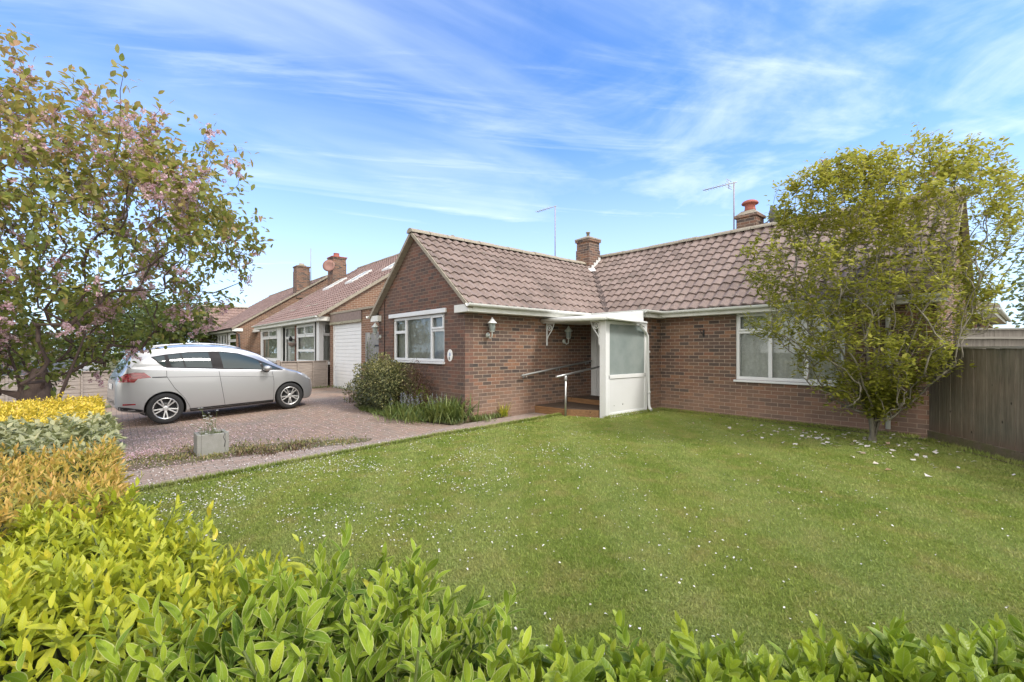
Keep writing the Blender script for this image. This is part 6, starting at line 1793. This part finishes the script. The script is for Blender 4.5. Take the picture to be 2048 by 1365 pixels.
# ================================================================ sky, sun, camera
SUN_AZ = np.array([.93, .37]); EL = 50.0
sd = Vector((SUN_AZ[0] * math.cos(R(EL)), SUN_AZ[1] * math.cos(R(EL)), math.sin(R(EL)))).normalized()
rot = math.atan2(SUN_AZ[0], SUN_AZ[1])
w = bpy.data.worlds.new('World'); SC.world = w; w.use_nodes = True
nt = w.node_tree; nt.nodes.clear()
def nn(typ, ins=None, **pr):
    nd = nt.nodes.new('ShaderNode' + typ)
    for k, v in pr.items(): setattr(nd, k, v)
    for k, v in (ins or {}).items():
        if isinstance(v, bpy.types.NodeSocket): nt.links.new(v, nd.inputs[k])
        else: nd.inputs[k].default_value = v
    return nd
sky = nn('TexSky', sky_type='NISHITA', sun_disc=False, sun_elevation=R(EL), sun_rotation=rot, altitude=0, air_density=1.0, dust_density=.6, ozone_density=3.0)
tc = nn('TexCoord').outputs['Generated']
xyz = nn('SeparateXYZ', {'Vector': tc}).outputs
zc = nn('Math', {0: xyz[2], 1: .06}, operation='ADD').outputs[0]
zc = nn('Math', {0: zc, 1: .05}, operation='MAXIMUM').outputs[0]
px_ = nn('Math', {0: xyz[0], 1: zc}, operation='DIVIDE').outputs[0]
py_ = nn('Math', {0: xyz[1], 1: zc}, operation='DIVIDE').outputs[0]
pv = nn('CombineXYZ', {'X': px_, 'Y': py_}).outputs[0]
# cirrus streaks run across the view direction
mp = nn('Mapping', {'Vector': pv, 'Rotation': (0, 0, R(-72))}).outputs[0]
mp = nn('Mapping', {'Vector': mp, 'Scale': (.34, 1.0, 1)}).outputs[0]
n1 = nn('TexNoise', {'Vector': mp, 'Scale': .9, 'Detail': 7.0, 'Roughness': .5, 'Distortion': 1.3}).outputs['Fac']
n2 = nn('TexNoise', {'Vector': pv, 'Scale': .55, 'Detail': 4.0, 'Roughness': .5, 'Distortion': .3}).outputs['Fac']
mp3 = nn('Mapping', {'Vector': pv, 'Rotation': (0, 0, R(-58))}).outputs[0]
mp3 = nn('Mapping', {'Vector': mp3, 'Scale': (.5, 2.8, 1)}).outputs[0]
n3 = nn('TexNoise', {'Vector': mp3, 'Scale': 1.6, 'Detail': 8.0, 'Roughness': .6, 'Distortion': .5}).outputs['Fac']
a1 = nn('MapRange', {'Value': n1, 'From Min': .36, 'From Max': .8}, interpolation_type='SMOOTHSTEP').outputs[0]
a2 = nn('MapRange', {'Value': n2, 'From Min': .38, 'From Max': .56, 'To Min': .2, 'To Max': 1.0}).outputs[0]
a3 = nn('MapRange', {'Value': n3, 'From Min': .5, 'From Max': .78}, interpolation_type='SMOOTHSTEP').outputs[0]
c1 = nn('Math', {0: a1, 1: a2}, operation='MULTIPLY').outputs[0]
c3 = nn('Math', {0: a3, 1: .4}, operation='MULTIPLY').outputs[0]
n4 = nn('TexNoise', {'Vector': pv, 'Scale': 1.5, 'Detail': 8.0, 'Roughness': .58, 'Distortion': .4}).outputs['Fac']
a4 = nn('MapRange', {'Value': n4, 'From Min': .4, 'From Max': .72}, interpolation_type='SMOOTHSTEP').outputs[0]
rt_ = nn('VectorMath', {0: tc, 1: (.6561, .7547, 0)}, operation='DOT_PRODUCT').outputs['Value']
a5 = nn('MapRange', {'Value': rt_, 'From Min': -.15, 'From Max': .45, 'To Min': .05, 'To Max': .6}, interpolation_type='SMOOTHSTEP').outputs[0]
c4 = nn('Math', {0: a4, 1: a5}, operation='MULTIPLY').outputs[0]
c3 = nn('Math', {0: c3, 1: c4}, operation='ADD').outputs[0]
cc = nn('Math', {0: c1, 1: c3}, operation='ADD', use_clamp=True).outputs[0]
# thin high haze thickens towards the horizon
hz = nn('MapRange', {'Value': xyz[2], 'From Min': .0, 'From Max': .5, 'To Min': .62, 'To Max': .0}, interpolation_type='SMOOTHSTEP').outputs[0]
cf = nn('Math', {0: cc, 1: .82}, operation='MULTIPLY').outputs[0]
cf = nn('Math', {0: cf, 1: hz}, operation='MAXIMUM').outputs[0]
tint = nn('Mix', {0: 1.0}, data_type='RGBA', blend_type='MULTIPLY'); nt.links.new(sky.outputs[0], tint.inputs[6]); tint.inputs[7].default_value = (.5, .78, 1.12, 1)
mx = nn('Mix', data_type='RGBA'); nt.links.new(cf, mx.inputs[0]); nt.links.new(tint.outputs[2], mx.inputs[6]); mx.inputs[7].default_value = (4.3, 4.8, 5.4, 1)
# neutral fill: brighter white veil added to the unseen sky towards the street
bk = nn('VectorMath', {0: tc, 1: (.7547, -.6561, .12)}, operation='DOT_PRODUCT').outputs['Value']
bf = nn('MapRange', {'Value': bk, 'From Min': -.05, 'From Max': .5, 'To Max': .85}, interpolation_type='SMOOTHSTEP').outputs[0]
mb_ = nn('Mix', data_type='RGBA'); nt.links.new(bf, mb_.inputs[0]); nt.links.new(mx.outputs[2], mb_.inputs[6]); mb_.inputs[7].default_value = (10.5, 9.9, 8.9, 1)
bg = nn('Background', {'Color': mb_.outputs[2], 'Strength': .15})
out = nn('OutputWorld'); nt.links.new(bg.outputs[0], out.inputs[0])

sun = bpy.data.lights.new('sun', 'SUN'); sun.energy = 1.8; sun.angle = R(11); sun.color = (1.0, .95, .87)
so = bpy.data.objects.new('sun', sun); COL.objects.link(so); so.rotation_euler = sd.to_track_quat('Z', 'Y').to_euler()

cam = bpy.data.cameras.new('camera'); cam.lens = 16.0; cam.sensor_width = 36.0; cam.clip_end = 2000; cam.clip_start = .05
cam.shift_y = 17.5 / 2048
co = bpy.data.objects.new('camera', cam); COL.objects.link(co); co.location = (0, 0, 1.4)
co.rotation_euler = (R(90), 0, R(90 - 41.0))
SC.camera = co
SC.view_settings.view_transform = 'Standard'; SC.view_settings.look = 'None'; SC.view_settings.exposure = 0.95; SC.view_settings.gamma = 1.0
SC.cycles.max_bounces = 8; SC.cycles.transparent_max_bounces = 12
